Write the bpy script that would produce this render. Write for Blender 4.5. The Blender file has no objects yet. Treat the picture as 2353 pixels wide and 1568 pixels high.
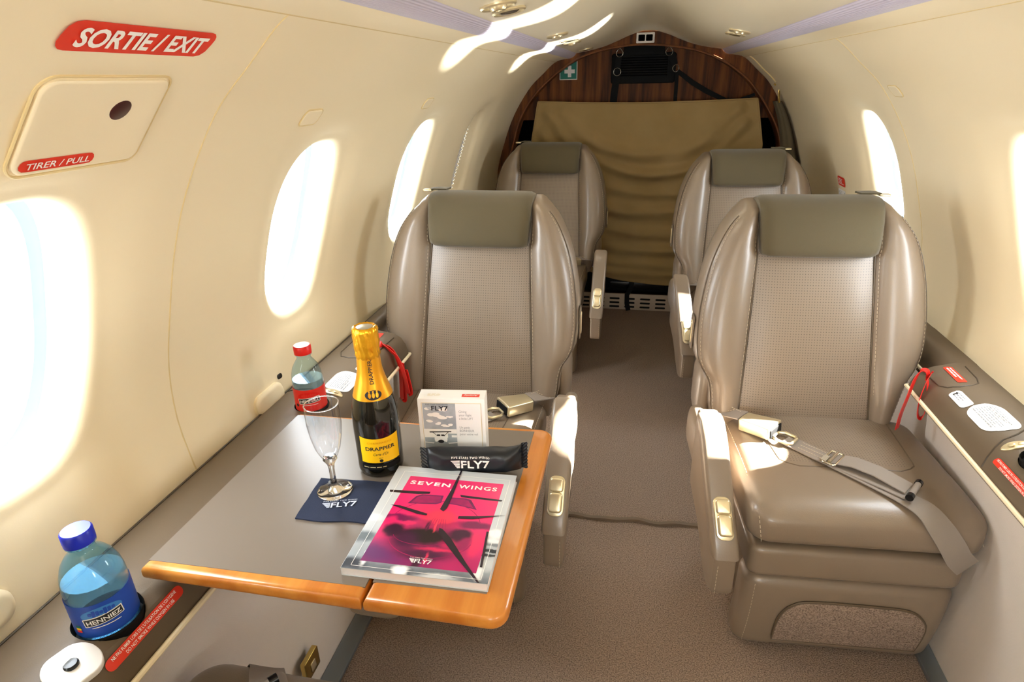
import bpy, bmesh, math, random
from mathutils import Vector, Matrix
random.seed(7)
sc = bpy.context.scene
col = sc.collection
PI = math.pi

# ------------------------------------------------------------------ camera, world, sun, exposure
cam_d = bpy.data.cameras.new('camera'); cam = bpy.data.objects.new('camera', cam_d); col.objects.link(cam)
FPX, IW, IH = 1390.0, 2353.0, 1568.0
def _cam_rot():
    cx, cy = IW/2, IH/2
    y = Vector((1475-cx, -(178-cy), -FPX)).normalized()
    d = Vector((1250-cx, -(4000-cy), -FPX)).normalized()
    z = -d; z = (z - y*y.dot(z)).normalized()
    x = y.cross(z)
    return Matrix((x, y, z)).to_4x4()
cam.matrix_world = Matrix.Translation((0, 0, 1.22)) @ _cam_rot()
cam_d.sensor_width = 36.0; cam_d.lens = FPX/IW*36.0; cam_d.clip_start = 0.02; cam_d.clip_end = 100
sc.camera = cam
sc.view_settings.view_transform = 'Standard'; sc.view_settings.look = 'None'
sc.view_settings.exposure = 0.1; sc.view_settings.gamma = 1.0; sc.view_settings.use_curve_mapping = False
world = bpy.data.worlds.new('sky'); sc.world = world; world.use_nodes = True
bg = world.node_tree.nodes['Background']; bg.inputs[0].default_value = (0.93, 0.97, 1.0, 1); bg.inputs[1].default_value = 21.5
sun_d = bpy.data.lights.new('sun', 'SUN'); sun = bpy.data.objects.new('sun', sun_d); col.objects.link(sun)
sun_d.energy = 150.0; sun_d.angle = math.radians(0.6); sun_d.color = (1.0, 0.95, 0.86)
sun.rotation_euler = Vector((math.cos(math.radians(34)), 0.02, math.sin(math.radians(34)))).to_track_quat('Z', 'Y').to_euler()
# the same sun mirrored by the wing outside the right windows, which throws the streaks on the ceiling
win_d = bpy.data.lights.new('sun_off_wing', 'SUN'); win = bpy.data.objects.new('sun_off_wing', win_d); col.objects.link(win)
win_d.energy = 30.0; win_d.angle = math.radians(3.0); win_d.color = (1.0, 0.96, 0.88)
win.rotation_euler = Vector((1.145, -.31, -.42)).to_track_quat('Z', 'Y').to_euler()
cy_ = sc.cycles
cy_.max_bounces = 14; cy_.diffuse_bounces = 7; cy_.glossy_bounces = 5; cy_.transmission_bounces = 12; cy_.transparent_max_bounces = 24
cy_.sample_clamp_indirect = 8.0; cy_.use_denoising = True; cy_.caustics_reflective = False; cy_.caustics_refractive = False

# ------------------------------------------------------------------ materials
def lin(c):
    c = c/255.0
    return c/12.92 if c <= 0.04045 else ((c+0.055)/1.055)**2.4
def rgb(r, g, b): return (lin(r), lin(g), lin(b), 1)
MATS = {}
def mat(name, color, rough=0.5, metal=0.0, spec=0.5, coat=0.0, bump=None, mottled=None, trans=0.0, ior=1.45, sheen=0.0):
    m = bpy.data.materials.new(name); m.use_nodes = True; MATS[name] = m
    nt = m.node_tree; b = nt.nodes['Principled BSDF']
    b.inputs['Base Color'].default_value = color; b.inputs['Roughness'].default_value = rough
    b.inputs['Metallic'].default_value = metal; b.inputs['Specular IOR Level'].default_value = spec
    b.inputs['Coat Weight'].default_value = coat; b.inputs['Coat Roughness'].default_value = 0.15
    b.inputs['Transmission Weight'].default_value = trans; b.inputs['IOR'].default_value = ior
    b.inputs['Sheen Weight'].default_value = sheen
    if bump or mottled:
        tc = nt.nodes.new('ShaderNodeTexCoord')
    if bump:
        sc_, st, kind = bump
        n = nt.nodes.new('ShaderNodeTexNoise' if kind == 'noise' else 'ShaderNodeTexVoronoi')
        n.inputs['Scale'].default_value = sc_
        nt.links.new(tc.outputs['Object'], n.inputs['Vector'])
        bp = nt.nodes.new('ShaderNodeBump'); bp.inputs['Strength'].default_value = st; bp.inputs['Distance'].default_value = 0.002
        nt.links.new(n.outputs['Fac' if kind == 'noise' else 'Distance'], bp.inputs['Height']); nt.links.new(bp.outputs[0], b.inputs['Normal'])
    if mottled:
        sc_, c2 = mottled
        n2 = nt.nodes.new('ShaderNodeTexNoise'); n2.inputs['Scale'].default_value = sc_; n2.inputs['Detail'].default_value = 4
        nt.links.new(tc.outputs['Object'], n2.inputs['Vector'])
        mx = nt.nodes.new('ShaderNodeMix'); mx.data_type = 'RGBA'
        mx.inputs[6].default_value = color; mx.inputs[7].default_value = c2
        rp = nt.nodes.new('ShaderNodeMapRange'); rp.inputs[1].default_value = 0.38; rp.inputs[2].default_value = 0.62
        nt.links.new(n2.outputs['Fac'], rp.inputs[0]); nt.links.new(rp.outputs[0], mx.inputs[0]); nt.links.new(mx.outputs[2], b.inputs['Base Color'])
    return m
LEA = rgb(126, 111, 95)
mat('cream', rgb(242, 229, 198), 0.42, bump=(600, 0.03, 'noise'))
mat('cream_line', rgb(218, 198, 150), 0.6)
mat('ceiling_cream', rgb(244, 234, 208), 0.28, bump=(500, 0.02, 'noise'))
mat('ledge', rgb(99, 86, 71), 0.5, spec=0.35, bump=(900, 0.08, 'noise'))
mat('ledge_dark', rgb(70, 60, 48), 0.5)
mat('black', rgb(10, 10, 11), 0.7, spec=0.25)
mat('void', rgb(4, 4, 4), 1.0, spec=0.0)
mat('black_gloss', rgb(14, 14, 16), 0.25)
mat('leather', LEA, 0.36, spec=0.65, coat=0.2, bump=(420, 0.10, 'noise'))
mat('leather_dark', rgb(110, 96, 81), 0.38, bump=(420, 0.10, 'noise'))
mat('stitch', rgb(188, 173, 150), 0.7)
mat('piping', rgb(92, 78, 62), 0.45)
mat('olive', rgb(80, 71, 49), 0.85, bump=(1400, 0.25, 'noise'), sheen=0.2)
mat('olive_dark', rgb(86, 78, 60), 0.9, bump=(900, 0.25, 'noise'))
mat('canvas', rgb(164, 140, 96), 0.9, bump=(900, 0.3, 'noise'), mottled=(5, rgb(156, 132, 88)))
mat('webbing', rgb(140, 130, 122), 0.6, bump=(1500, 0.3, 'noise'))
mat('chrome', rgb(214, 206, 186), 0.22, metal=1.0)
mat('champagne_metal', rgb(226, 212, 176), 0.3, metal=0.75)
mat('brass', rgb(205, 180, 110), 0.25, metal=1.0)
mat('steel', rgb(200, 200, 196), 0.25, metal=1.0)
mat('alu', rgb(128, 134, 138), 0.4, metal=0.6)
mat('red_label', rgb(220, 54, 34), 0.45)
mat('red_ribbon', rgb(214, 36, 30), 0.4)
mat('white', rgb(240, 240, 240), 0.45)
mat('white_print', rgb(246, 244, 240), 0.5)
mat('grey_print', rgb(150, 152, 158), 0.6)
mat('dark_print', rgb(30, 30, 34), 0.5)
mat('pink', rgb(226, 38, 108), 0.3, mottled=(38, rgb(236, 48, 120)))
mat('magenta', rgb(172, 20, 92), 0.3, mottled=(38, rgb(140, 18, 84)))
mat('purple', rgb(96, 22, 74), 0.3, mottled=(38, rgb(120, 26, 88)))
mat('hot', rgb(240, 40, 86), 0.3, mottled=(38, rgb(214, 30, 90)))
mat('plum', rgb(50, 14, 40), 0.3)
mat('cover_grey', rgb(200, 206, 212), 0.28)
mat('cover_mid', rgb(150, 160, 168), 0.28, mottled=(38, rgb(176, 184, 192)))
mat('cover_dark', rgb(62, 68, 78), 0.28, mottled=(38, rgb(84, 90, 100)))
mat('blade', rgb(34, 22, 36), 0.3)
mat('paper', rgb(224, 222, 226), 0.7)
mat('navy', rgb(30, 40, 66), 0.9, bump=(900, 0.3, 'noise'))
mat('navy_mark', rgb(196, 204, 222), 0.8)
mat('foil_black', rgb(20, 24, 31), 0.34, bump=(60, 0.35, 'noise'))
mat('gold_foil', rgb(232, 170, 34), 0.3, metal=0.7, bump=(140, 0.5, 'noise'))
mat('gold_smooth', rgb(228, 160, 30), 0.32, metal=0.6)
mat('yellow', rgb(250, 200, 8), 0.45)
mat('bottle_glass', rgb(16, 14, 8), 0.05, spec=0.6, coat=0.3)
mat('cap_red', rgb(226, 26, 22), 0.35)
mat('cap_blue', rgb(24, 44, 196), 0.35)
mat('label_red', rgb(228, 48, 40), 0.4)
mat('label_blue', rgb(30, 74, 176), 0.4)
mat('label_blue_light', rgb(60, 130, 206), 0.4)
mat('glass', (1, 1, 1, 1), 0.0, trans=1.0, ior=1.45)
mat('maroon', rgb(60, 12, 14), 0.4)
mat('teal', rgb(0, 120, 104), 0.5)
mat('inlay', rgb(114, 104, 94), 0.33, spec=0.5)
mat('vent_beige', rgb(186, 172, 156), 0.5)
mat('pleat', rgb(214, 212, 214), 0.7)
mat('seal', rgb(176, 206, 228), 0.4)
mat('hinge_wood', rgb(150, 96, 66), 0.45)

def thin_glass(name, tint, ior=1.45, rough=0.0, body=0.0):
    m = bpy.data.materials.new(name); m.use_nodes = True; MATS[name] = m
    nt = m.node_tree; nt.nodes.clear()
    o = nt.nodes.new('ShaderNodeOutputMaterial'); t = nt.nodes.new('ShaderNodeBsdfTransparent'); g = nt.nodes.new('ShaderNodeBsdfGlossy')
    t.inputs[0].default_value = tint; g.inputs['Roughness'].default_value = rough
    lw = nt.nodes.new('ShaderNodeLayerWeight'); lw.inputs[0].default_value = 0.5
    pw = nt.nodes.new('ShaderNodeMath'); pw.operation = 'POWER'; pw.inputs[1].default_value = 4.0; nt.links.new(lw.outputs['Facing'], pw.inputs[0])
    f = nt.nodes.new('ShaderNodeMath'); f.operation = 'MULTIPLY_ADD'; f.inputs[1].default_value = 0.85; f.inputs[2].default_value = ((ior-1)/(ior+1))**2; nt.links.new(pw.outputs[0], f.inputs[0])
    mx = nt.nodes.new('ShaderNodeMixShader')
    nt.links.new(f.outputs[0], mx.inputs[0])
    if body:
        d = nt.nodes.new('ShaderNodeBsdfDiffuse'); d.inputs[0].default_value = tint; mb_ = nt.nodes.new('ShaderNodeMixShader'); mb_.inputs[0].default_value = body
        nt.links.new(t.outputs[0], mb_.inputs[1]); nt.links.new(d.outputs[0], mb_.inputs[2]); nt.links.new(mb_.outputs[0], mx.inputs[1])
    else: nt.links.new(t.outputs[0], mx.inputs[1])
    nt.links.new(g.outputs[0], mx.inputs[2]); nt.links.new(mx.outputs[0], o.inputs[0])
thin_glass('pane', (0.96, 0.98, 1, 1))
thin_glass('flute_glass', (0.97, 0.97, 0.98, 1), 1.7)
thin_glass('pet_blue', (0.46, 0.76, 0.95, 1), 1.5, 0.02, 0.06)
thin_glass('water', (0.82, 0.91, 0.96, 1), 1.33, 0.0, 0.07)
thin_glass('pet_pale', (0.74, 0.88, 0.94, 1), 1.5, 0.02)

def wood(name, c1, c2, scale, rough, coat, axis='Z', band=18):
    m = bpy.data.materials.new(name); m.use_nodes = True; MATS[name] = m
    nt = m.node_tree; b = nt.nodes['Principled BSDF']; b.inputs['Roughness'].default_value = rough; b.inputs['Coat Weight'].default_value = coat
    tc = nt.nodes.new('ShaderNodeTexCoord'); mp = nt.nodes.new('ShaderNodeMapping')
    s = [scale]*3; s['XYZ'.index(axis)] = scale*0.06
    mp.inputs['Scale'].default_value = s
    nt.links.new(tc.outputs['Object'], mp.inputs[0])
    n = nt.nodes.new('ShaderNodeTexNoise'); n.inputs['Scale'].default_value = 1.0; n.inputs['Detail'].default_value = 8; n.inputs['Roughness'].default_value = 0.6
    nt.links.new(mp.outputs[0], n.inputs['Vector'])
    rp = nt.nodes.new('ShaderNodeValToRGB'); rp.color_ramp.elements[0].color = c1; rp.color_ramp.elements[1].color = c2
    rp.color_ramp.elements[0].position = 0.36; rp.color_ramp.elements[1].position = 0.66
    nt.links.new(n.outputs['Fac'], rp.inputs[0]); nt.links.new(rp.outputs[0], b.inputs['Base Color'])
wood('walnut', rgb(58, 30, 12), rgb(132, 78, 34), 26, 0.5, 0.0, 'Z')
MATS['walnut'].node_tree.nodes['Principled BSDF'].inputs['Specular IOR Level'].default_value = 0.15
wood('walnut_edge', rgb(96, 54, 22), rgb(130, 76, 34), 20, 0.55, 0.0, 'Z')
wood('cherry', rgb(184, 108, 34), rgb(208, 138, 58), 30, 0.3, 0.25, 'Y')

def perforated(name, color, pitch=0.0062):
    m = bpy.data.materials.new(name); m.use_nodes = True; MATS[name] = m
    nt = m.node_tree; b = nt.nodes['Principled BSDF']; b.inputs['Roughness'].default_value = 0.4; b.inputs['Specular IOR Level'].default_value = 0.65
    uv = nt.nodes.new('ShaderNodeUVMap')
    sx = nt.nodes.new('ShaderNodeVectorMath'); sx.operation = 'SCALE'; sx.inputs['Scale'].default_value = 1/pitch
    nt.links.new(uv.outputs[0], sx.inputs[0])
    fr = nt.nodes.new('ShaderNodeVectorMath'); fr.operation = 'FRACTION'; nt.links.new(sx.outputs[0], fr.inputs[0])
    sb = nt.nodes.new('ShaderNodeVectorMath'); sb.operation = 'SUBTRACT'; sb.inputs[1].default_value = (0.5, 0.5, 0); nt.links.new(fr.outputs[0], sb.inputs[0])
    ln = nt.nodes.new('ShaderNodeVectorMath'); ln.operation = 'LENGTH'; nt.links.new(sb.outputs[0], ln.inputs[0])
    mr = nt.nodes.new('ShaderNodeMapRange'); mr.inputs[1].default_value = 0.10; mr.inputs[2].default_value = 0.2; nt.links.new(ln.outputs['Value'], mr.inputs[0])
    mx = nt.nodes.new('ShaderNodeMix'); mx.data_type = 'RGBA'; mx.inputs[6].default_value = rgb(58, 48, 38); mx.inputs[7].default_value = color
    nt.links.new(mr.outputs[0], mx.inputs[0]); nt.links.new(mx.outputs[2], b.inputs['Base Color'])
perforated('leather_perf', LEA)

def ribbed(name, color, scale, axis):
    m = bpy.data.materials.new(name); m.use_nodes = True; MATS[name] = m
    nt = m.node_tree; b = nt.nodes['Principled BSDF']; b.inputs['Roughness'].default_value = 0.8; b.inputs['Base Color'].default_value = color
    tc = nt.nodes.new('ShaderNodeTexCoord'); w = nt.nodes.new('ShaderNodeTexWave'); w.bands_direction = axis
    w.inputs['Scale'].default_value = scale; w.inputs['Distortion'].default_value = 0.0
    nt.links.new(tc.outputs['Object'], w.inputs['Vector'])
    bp = nt.nodes.new('ShaderNodeBump'); bp.inputs['Strength'].default_value = 0.5; bp.inputs['Distance'].default_value = 0.0015
    nt.links.new(w.outputs['Fac'], bp.inputs['Height']); nt.links.new(bp.outputs[0], b.inputs['Normal'])
ribbed('side_fabric', rgb(238, 228, 219), 150, 'Z')
ribbed('lens_ribbed', rgb(208, 203, 224), 100, 'X')
MATS['lens_ribbed'].node_tree.nodes['Principled BSDF'].inputs['Roughness'].default_value = 0.4

def painted(name, base, blobs, wob=.006):
    """a printed picture: soft-edged patches of ink on a base colour"""
    m = bpy.data.materials.new(name); m.use_nodes = True; MATS[name] = m
    nt = m.node_tree; b = nt.nodes['Principled BSDF']; b.inputs['Roughness'].default_value = 0.28
    tc = nt.nodes.new('ShaderNodeTexCoord'); nz = nt.nodes.new('ShaderNodeTexNoise'); nz.inputs['Scale'].default_value = 70; nz.inputs['Detail'].default_value = 4
    nt.links.new(tc.outputs['Object'], nz.inputs['Vector'])
    a = nt.nodes.new('ShaderNodeVectorMath'); a.operation = 'MULTIPLY_ADD'; a.inputs[1].default_value = (wob*2, wob*2, 0); nt.links.new(nz.outputs['Color'], a.inputs[0])
    o = nt.nodes.new('ShaderNodeVectorMath'); o.operation = 'SUBTRACT'; o.inputs[1].default_value = (wob, wob, 0); nt.links.new(tc.outputs['Object'], o.inputs[0]); nt.links.new(o.outputs[0], a.inputs[2])
    prev = None
    for cx, cy, rx, ry, c, soft in blobs:
        q = nt.nodes.new('ShaderNodeVectorMath'); q.operation = 'SUBTRACT'; q.inputs[1].default_value = (cx, cy, 0); nt.links.new(a.outputs[0], q.inputs[0])
        k = nt.nodes.new('ShaderNodeVectorMath'); k.operation = 'MULTIPLY'; k.inputs[1].default_value = (1/rx, 1/ry, 0); nt.links.new(q.outputs[0], k.inputs[0])
        l = nt.nodes.new('ShaderNodeVectorMath'); l.operation = 'LENGTH'; nt.links.new(k.outputs[0], l.inputs[0])
        r = nt.nodes.new('ShaderNodeMapRange'); r.interpolation_type = 'SMOOTHSTEP'; r.inputs[1].default_value = 1+soft*.4; r.inputs[2].default_value = 1-soft; nt.links.new(l.outputs['Value'], r.inputs[0])
        x = nt.nodes.new('ShaderNodeMix'); x.data_type = 'RGBA'; x.inputs[7].default_value = rgb(*c)
        if prev: nt.links.new(prev, x.inputs[6])
        else: x.inputs[6].default_value = rgb(*base)
        nt.links.new(r.outputs[0], x.inputs[0]); prev = x.outputs[2]
    nt.links.new(prev, b.inputs['Base Color'])
painted('print_pink', (228, 36, 108), [(0, -.10, .13, .052, (132, 20, 92), .8), (-.058, -.078, .05, .028, (92, 26, 96), .8), (.05, -.088, .04, .02, (176, 24, 96), .8), (.0, -.045, .068, .040, (152, 20, 86), .5),
    (-.050, -.008, .034, .008, (112, 16, 76), .5), (.056, -.010, .030, .009, (118, 16, 76), .5), (0, .012, .05, .022, (238, 34, 96), .6), (.064, -.044, .010, .026, (232, 44, 98), .6), (-.062, -.018, .010, .012, (222, 30, 100), .6),
    (.0, -.050, .054, .030, (110, 16, 72), .5), (-.052, -.034, .017, .015, (48, 10, 44), .4), (.041, -.032, .017, .015, (56, 12, 48), .4), 
    (-.010, -.040, .038, .017, (26, 8, 22), .35), (.020, -.062, .034, .004, (206, 30, 90), .7), (-.036, -.018, .012, .004, (236, 40, 100), .7), (.050, -.046, .010, .012, (150, 18, 84), .6), (-.03, -.05, .02, .02, (60, 12, 56), .7), (.0, -.074, .040, .011, (66, 12, 58), .6), (.030, -.050, .014, .010, (190, 26, 90), .7),
    (.004, -.012, .030, .014, (176, 22, 84), .5), (.004, .001, .027, .015, (250, 48, 84), .45), (.003, -.018, .003, .014, (250, 60, 90), .6), (-.008, -.020, .003, .012, (84, 12, 58), .6), (-.002, -.088, .007, .018, (58, 10, 46), .5), (.008, -.080, .003, .012, (228, 40, 92), .6)], .0045)
painted('print_grey', (200, 206, 212), [(0, -.09, .2, .065, (150, 160, 168), .7), (0, -.118, .16, .030, (98, 106, 116), .5), (-.085, -.012, .012, .008, (222, 226, 230), .6), (-.088, -.052, .022, .012, (92, 104, 112), .6), (-.088, -.10, .03, .012, (44, 52, 64), .6), (-.07, -.085, .004, .02, (232, 236, 240), .6),
    (.086, -.022, .014, .010, (244, 244, 246), .5), (.088, -.034, .012, .005, (232, 234, 238), .5), (.088, -.044, .02, .004, (120, 128, 136), .6), (.088, -.055, .03, .003, (40, 46, 54), .5), (.088, -.063, .03, .003, (36, 42, 50), .5), (.088, -.078, .012, .012, (196, 202, 206), .7), (.078, -.095, .008, .014, (238, 240, 242), .6),
    (-.018, -.104, .014, .010, (238, 238, 242), .5), (-.004, -.106, .006, .008, (90, 96, 104), .5), (.03, -.108, .03, .006, (196, 200, 206), .7)], .006)
def carpet(name, c1, c2):
    m = bpy.data.materials.new(name); m.use_nodes = True; MATS[name] = m
    nt = m.node_tree; b = nt.nodes['Principled BSDF']; b.inputs['Roughness'].default_value = 0.95; b.inputs['Specular IOR Level'].default_value = 0.1
    tc = nt.nodes.new('ShaderNodeTexCoord'); n = nt.nodes.new('ShaderNodeTexNoise'); n.inputs['Scale'].default_value = 330; n.inputs['Detail'].default_value = 3
    nt.links.new(tc.outputs['Object'], n.inputs['Vector'])
    rp = nt.nodes.new('ShaderNodeValToRGB'); rp.color_ramp.elements[0].color = c1; rp.color_ramp.elements[1].color = c2
    rp.color_ramp.elements[0].position = 0.32; rp.color_ramp.elements[1].position = 0.62
    nt.links.new(n.outputs['Fac'], rp.inputs[0]); nt.links.new(rp.outputs[0], b.inputs['Base Color'])
    bp = nt.nodes.new('ShaderNodeBump'); bp.inputs['Strength'].default_value = 0.8; bp.inputs['Distance'].default_value = 0.004
    nt.links.new(n.outputs['Fac'], bp.inputs['Height']); nt.links.new(bp.outputs[0], b.inputs['Normal'])
carpet('carpet', rgb(104, 90, 80), rgb(160, 142, 128))

# ------------------------------------------------------------------ mesh helpers
def tag(o, label=None, cat=None, group=None, kind=None):
    if label: o['label'] = label
    if cat: o['category'] = cat
    if group: o['group'] = group
    if kind: o['kind'] = kind
    return o
def empty(name, loc, label, cat, group=None, rz=0.0):
    o = bpy.data.objects.new(name, None); col.objects.link(o); o.location = loc; o.rotation_euler = (0, 0, rz); o.empty_display_size = 0.05
    return tag(o, label, cat, group)
class MB:
    """collects faces with material slots, builds ONE mesh object"""
    def __init__(s): s.v = []; s.f = []; s.m = []; s.uv = {}
    def add(s, verts, faces, mi=0):
        o = len(s.v); s.v.extend([tuple(v) for v in verts]); s.f.extend([tuple(i+o for i in f) for f in faces]); s.m.extend([mi]*len(faces))
        return o
    def grid(s, fn, nu, nv, mi=0, closed_u=False):
        vs = [fn(i/nu, j/nv) for j in range(nv+1) for i in range(nu + (0 if closed_u else 1))]
        W = nu if closed_u else nu+1; fs = []
        for j in range(nv):
            for i in range(nu):
                a = j*W+i; b = j*W+(i+1) % W
                fs.append((a, b, b+W, a+W))
        return s.add(vs, fs, mi)
    def loft(s, loops, mi=0, cap=True):
        n = len(loops[0]); o = len(s.v); vs = [p for l in loops for p in l]; fs = []
        for k in range(len(loops)-1):
            for i in range(n):
                a = k*n+i; b = k*n+(i+1) % n
                fs.append((a, b, b+n, a+n))
        if cap: fs.append(tuple(range(n-1, -1, -1))); fs.append(tuple((len(loops)-1)*n+i for i in range(n)))
        s.add(vs, fs, mi)
    def lathe(s, prof, n=40, mi=0, c=(0, 0, 0), cap=True, ax=None):
        loops = []
        for r, z in prof:
            loops.append([(c[0]+r*math.cos(2*PI*i/n), c[1]+r*math.sin(2*PI*i/n), c[2]+z) for i in range(n)])
        s.loft(loops, mi, cap)
    def tube(s, pts, r, n=8, mi=0, closed=False, cap=True):
        pts = [Vector(p) for p in pts]; loops = []; prev = None
        for i, p in enumerate(pts):
            if closed: t = pts[(i+1) % len(pts)]-pts[i-1]
            else: t = pts[min(i+1, len(pts)-1)]-pts[max(i-1, 0)]
            t.normalize()
            u = prev if prev else (Vector((0, 0, 1)) if abs(t.z) < 0.9 else Vector((1, 0, 0)))
            u = (u - t*t.dot(u)).normalized(); prev = u; w = t.cross(u)
            rr = r[i] if isinstance(r, (list, tuple)) else r
            loops.append([tuple(p+u*(rr*math.cos(2*PI*k/n))+w*(rr*math.sin(2*PI*k/n))) for k in range(n)])
        if closed: loops.append(loops[0]); cap = False
        s.loft(loops, mi, cap)
    def ribbon(s, pts, dirs, w, th, mi=0, sm=0):
        if sm:
            if isinstance(dirs, list): dirs = dens(dirs, sm)
            pts = dens(pts, sm)
        """flat strap: centre points, width directions, width, thickness"""
        pts = [Vector(p) for p in pts]; loops = []
        for i, p in enumerate(pts):
            t = (pts[min(i+1, len(pts)-1)]-pts[max(i-1, 0)]).normalized()
            d = Vector(dirs[i] if isinstance(dirs, list) else dirs); d = (d-t*t.dot(d)).normalized(); nrm = t.cross(d)
            ww = w[i] if isinstance(w, (list, tuple)) else w
            loops.append([tuple(p+d*(a*ww/2)+nrm*(b*th/2)) for a, b in ((-1, -1), (1, -1), (1, 1), (-1, 1))])
        s.loft(loops, mi)
    def box(s, c, h, mi=0, M=None):
        vs = [Vector((c[0]+h[0]*a, c[1]+h[1]*b, c[2]+h[2]*d)) for d in (-1, 1) for b in (-1, 1) for a in (-1, 1)]
        if M: vs = [M @ v for v in vs]
        s.add(vs, [(0, 2, 3, 1), (4, 5, 7, 6), (0, 1, 5, 4), (2, 6, 7, 3), (0, 4, 6, 2), (1, 3, 7, 5)], mi)
    def rbox(s, c, h, r, n=(8, 8, 8), k=5, mi=0, fn=None):
        """rounded box; r scalar or per-axis; fn deforms each point"""
        r = (r, r, r) if not isinstance(r, tuple) else r
        def axis(hh, rr, nn):
            rr = min(rr, hh); a = [-hh+rr*(1-math.cos(PI/2*i/k)) for i in range(k)]
            cc = [(-hh+rr)+(2*(hh-rr))*i/nn for i in range(nn+1)]
            return a+cc+[-x for x in reversed(a)]
        A = [axis(h[i], r[i], n[i]) for i in range(3)]
        idx = {}; vs = []; fs = []
        def vid(p):
            key = (round(p[0], 6), round(p[1], 6), round(p[2], 6))
            if key in idx: return idx[key]
            inner = [max(-(h[i]-min(r[i], h[i])), min(h[i]-min(r[i], h[i]), p[i])) for i in range(3)]
            d = [(p[i]-inner[i])/max(min(r[i], h[i]), 1e-9) for i in range(3)]
            L = math.sqrt(sum(x*x for x in d)) or 1
            q = [inner[i]+min(r[i], h[i])*d[i]/L + c[i] for i in range(3)]
            if fn: q = fn(*q)
            idx[key] = len(vs); vs.append(tuple(q)); return idx[key]
        for ax in range(3):
            b, d = (ax+1) % 3, (ax+2) % 3
            for sg in (-1, 1):
                for i in range(len(A[b])-1):
                    for j in range(len(A[d])-1):
                        q = []
                        for x, y in ((i, j), (i+1, j), (i+1, j+1), (i, j+1)):
                            p = [0, 0, 0]; p[ax] = sg*h[ax]; p[b] = A[b][x]; p[d] = A[d][y]; q.append(vid(p))
                        if len(set(q)) >= 3: fs.append(tuple(q) if sg > 0 else tuple(reversed(q)))
        s.add(vs, fs, mi)
    def prism(s, poly, z0, z1, mi=0, fn=None):
        """polygon (x,y) extruded z0..z1, mapped by fn"""
        n = len(poly); vs = [(x, y, z0) for x, y in poly]+[(x, y, z1) for x, y in poly]
        if fn: vs = [fn(*v) for v in vs]
        s.add(vs, [tuple(range(n-1, -1, -1)), tuple(range(n, 2*n))]+[(i, (i+1) % n, n+(i+1) % n, n+i) for i in range(n)], mi)
    def slab(s, poly, z0, z1, bev, seg=3, mi=0, fn=None):
        """prism with rounded top and bottom rims (polygon inset by offsetting)"""
        def inset(d):
            out = []; n = len(poly)
            for i in range(n):
                a = Vector(poly[i-1]); b = Vector(poly[i]); c = Vector(poly[(i+1) % n])
                e1 = (b-a).normalized(); e2 = (c-b).normalized()
                n1 = Vector((-e1.y, e1.x)); n2 = Vector((-e2.y, e2.x)); m = n1+n2
                L = m.length
                if L < 1e-6: out.append(tuple(b)); continue
                m /= L; out.append(tuple(b+m*(d/max(0.35, m.dot(n1)))))
            return out
        area = sum(poly[i-1][0]*poly[i][1]-poly[i][0]*poly[i-1][1] for i in range(len(poly)))
        if area < 0: poly = list(reversed(poly))
        loops = []
        for i in range(seg+1):
            a = PI/2*i/seg; loops.append([(x, y, z0+bev*(1-math.sin(a))) for x, y in inset(bev*(1-math.cos(a)) if False else bev*math.cos(a)*1.0)] if False else [(x, y, z0+bev*(1-math.cos(a))) for x, y in inset(bev*(1-math.sin(a)))])
        for i in range(seg+1):
            a = PI/2*i/seg; loops.append([(x, y, z1-bev*(1-math.sin(PI/2-a))*1.0 if False else z1-bev*(1-math.sin(a))) for x, y in inset(bev*(1-math.cos(a)))])
        if fn: loops = [[fn(*p) for p in l] for l in loops]
        s.loft(loops, mi)
    def mesh2d(s, verts, faces, fn, mi=0): s.add([fn(x, y) for x, y in verts], faces, mi)
    def stitch(s, pts, r=0.0006, on=0.006, off=0.0035, mi=0):
        pts = [Vector(p) for p in pts]; segs = []
        L = [0]
        for i in range(len(pts)-1): L.append(L[-1]+(pts[i+1]-pts[i]).length)
        def at(d):
            for i in range(len(pts)-1):
                if d <= L[i+1] or i == len(pts)-2: return pts[i].lerp(pts[i+1], (d-L[i])/max(L[i+1]-L[i], 1e-9))
        d = 0
        while d+on < L[-1]: s.tube([at(d), at(d+on)], r, 4, mi); d += on+off
    def build(s, name, mats, parent=None, smooth=40, uv=None):
        me = bpy.data.meshes.new(name); me.from_pydata(s.v, [], s.f)
        for m in (mats if isinstance(mats, (list, tuple)) else [mats]): me.materials.append(MATS[m])
        for p, mi in zip(me.polygons, s.m): p.material_index = mi
        bm = bmesh.new(); bm.from_mesh(me)
        bmesh.ops.remove_doubles(bm, verts=bm.verts, dist=1e-6)
        bmesh.ops.recalc_face_normals(bm, faces=bm.faces); bm.to_mesh(me); bm.free()
        if smooth:
            me.shade_smooth(); me.set_sharp_from_angle(angle=math.radians(smooth))
        if uv:
            l = me.uv_layers.new(name='UVMap')
            for p in me.polygons:
                for li in p.loop_indices: l.data[li].uv = uv(me.vertices[me.loops[li].vertex_index].co)
        o = bpy.data.objects.new(name, me); col.objects.link(o)
        if parent: o.parent = parent
        return o
def rrect(w, h, r, n=5, cx=0, cy=0):
    pts = []
    for sx, sy, a0 in ((1, 1, 0), (-1, 1, 90), (-1, -1, 180), (1, -1, 270)):
        for i in range(n+1):
            a = math.radians(a0+90*i/n); pts.append((cx+sx*(w/2-r)+r*math.cos(a), cy+sy*(h/2-r)+r*math.sin(a)))
    return pts
def ellipse(a, b, n=32, cx=0, cy=0, rot=0):
    c, s_ = math.cos(rot), math.sin(rot)
    return [(cx+a*math.cos(t)*c-b*math.sin(t)*s_, cy+a*math.cos(t)*s_+b*math.sin(t)*c) for t in (2*PI*i/n for i in range(n))]
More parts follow.
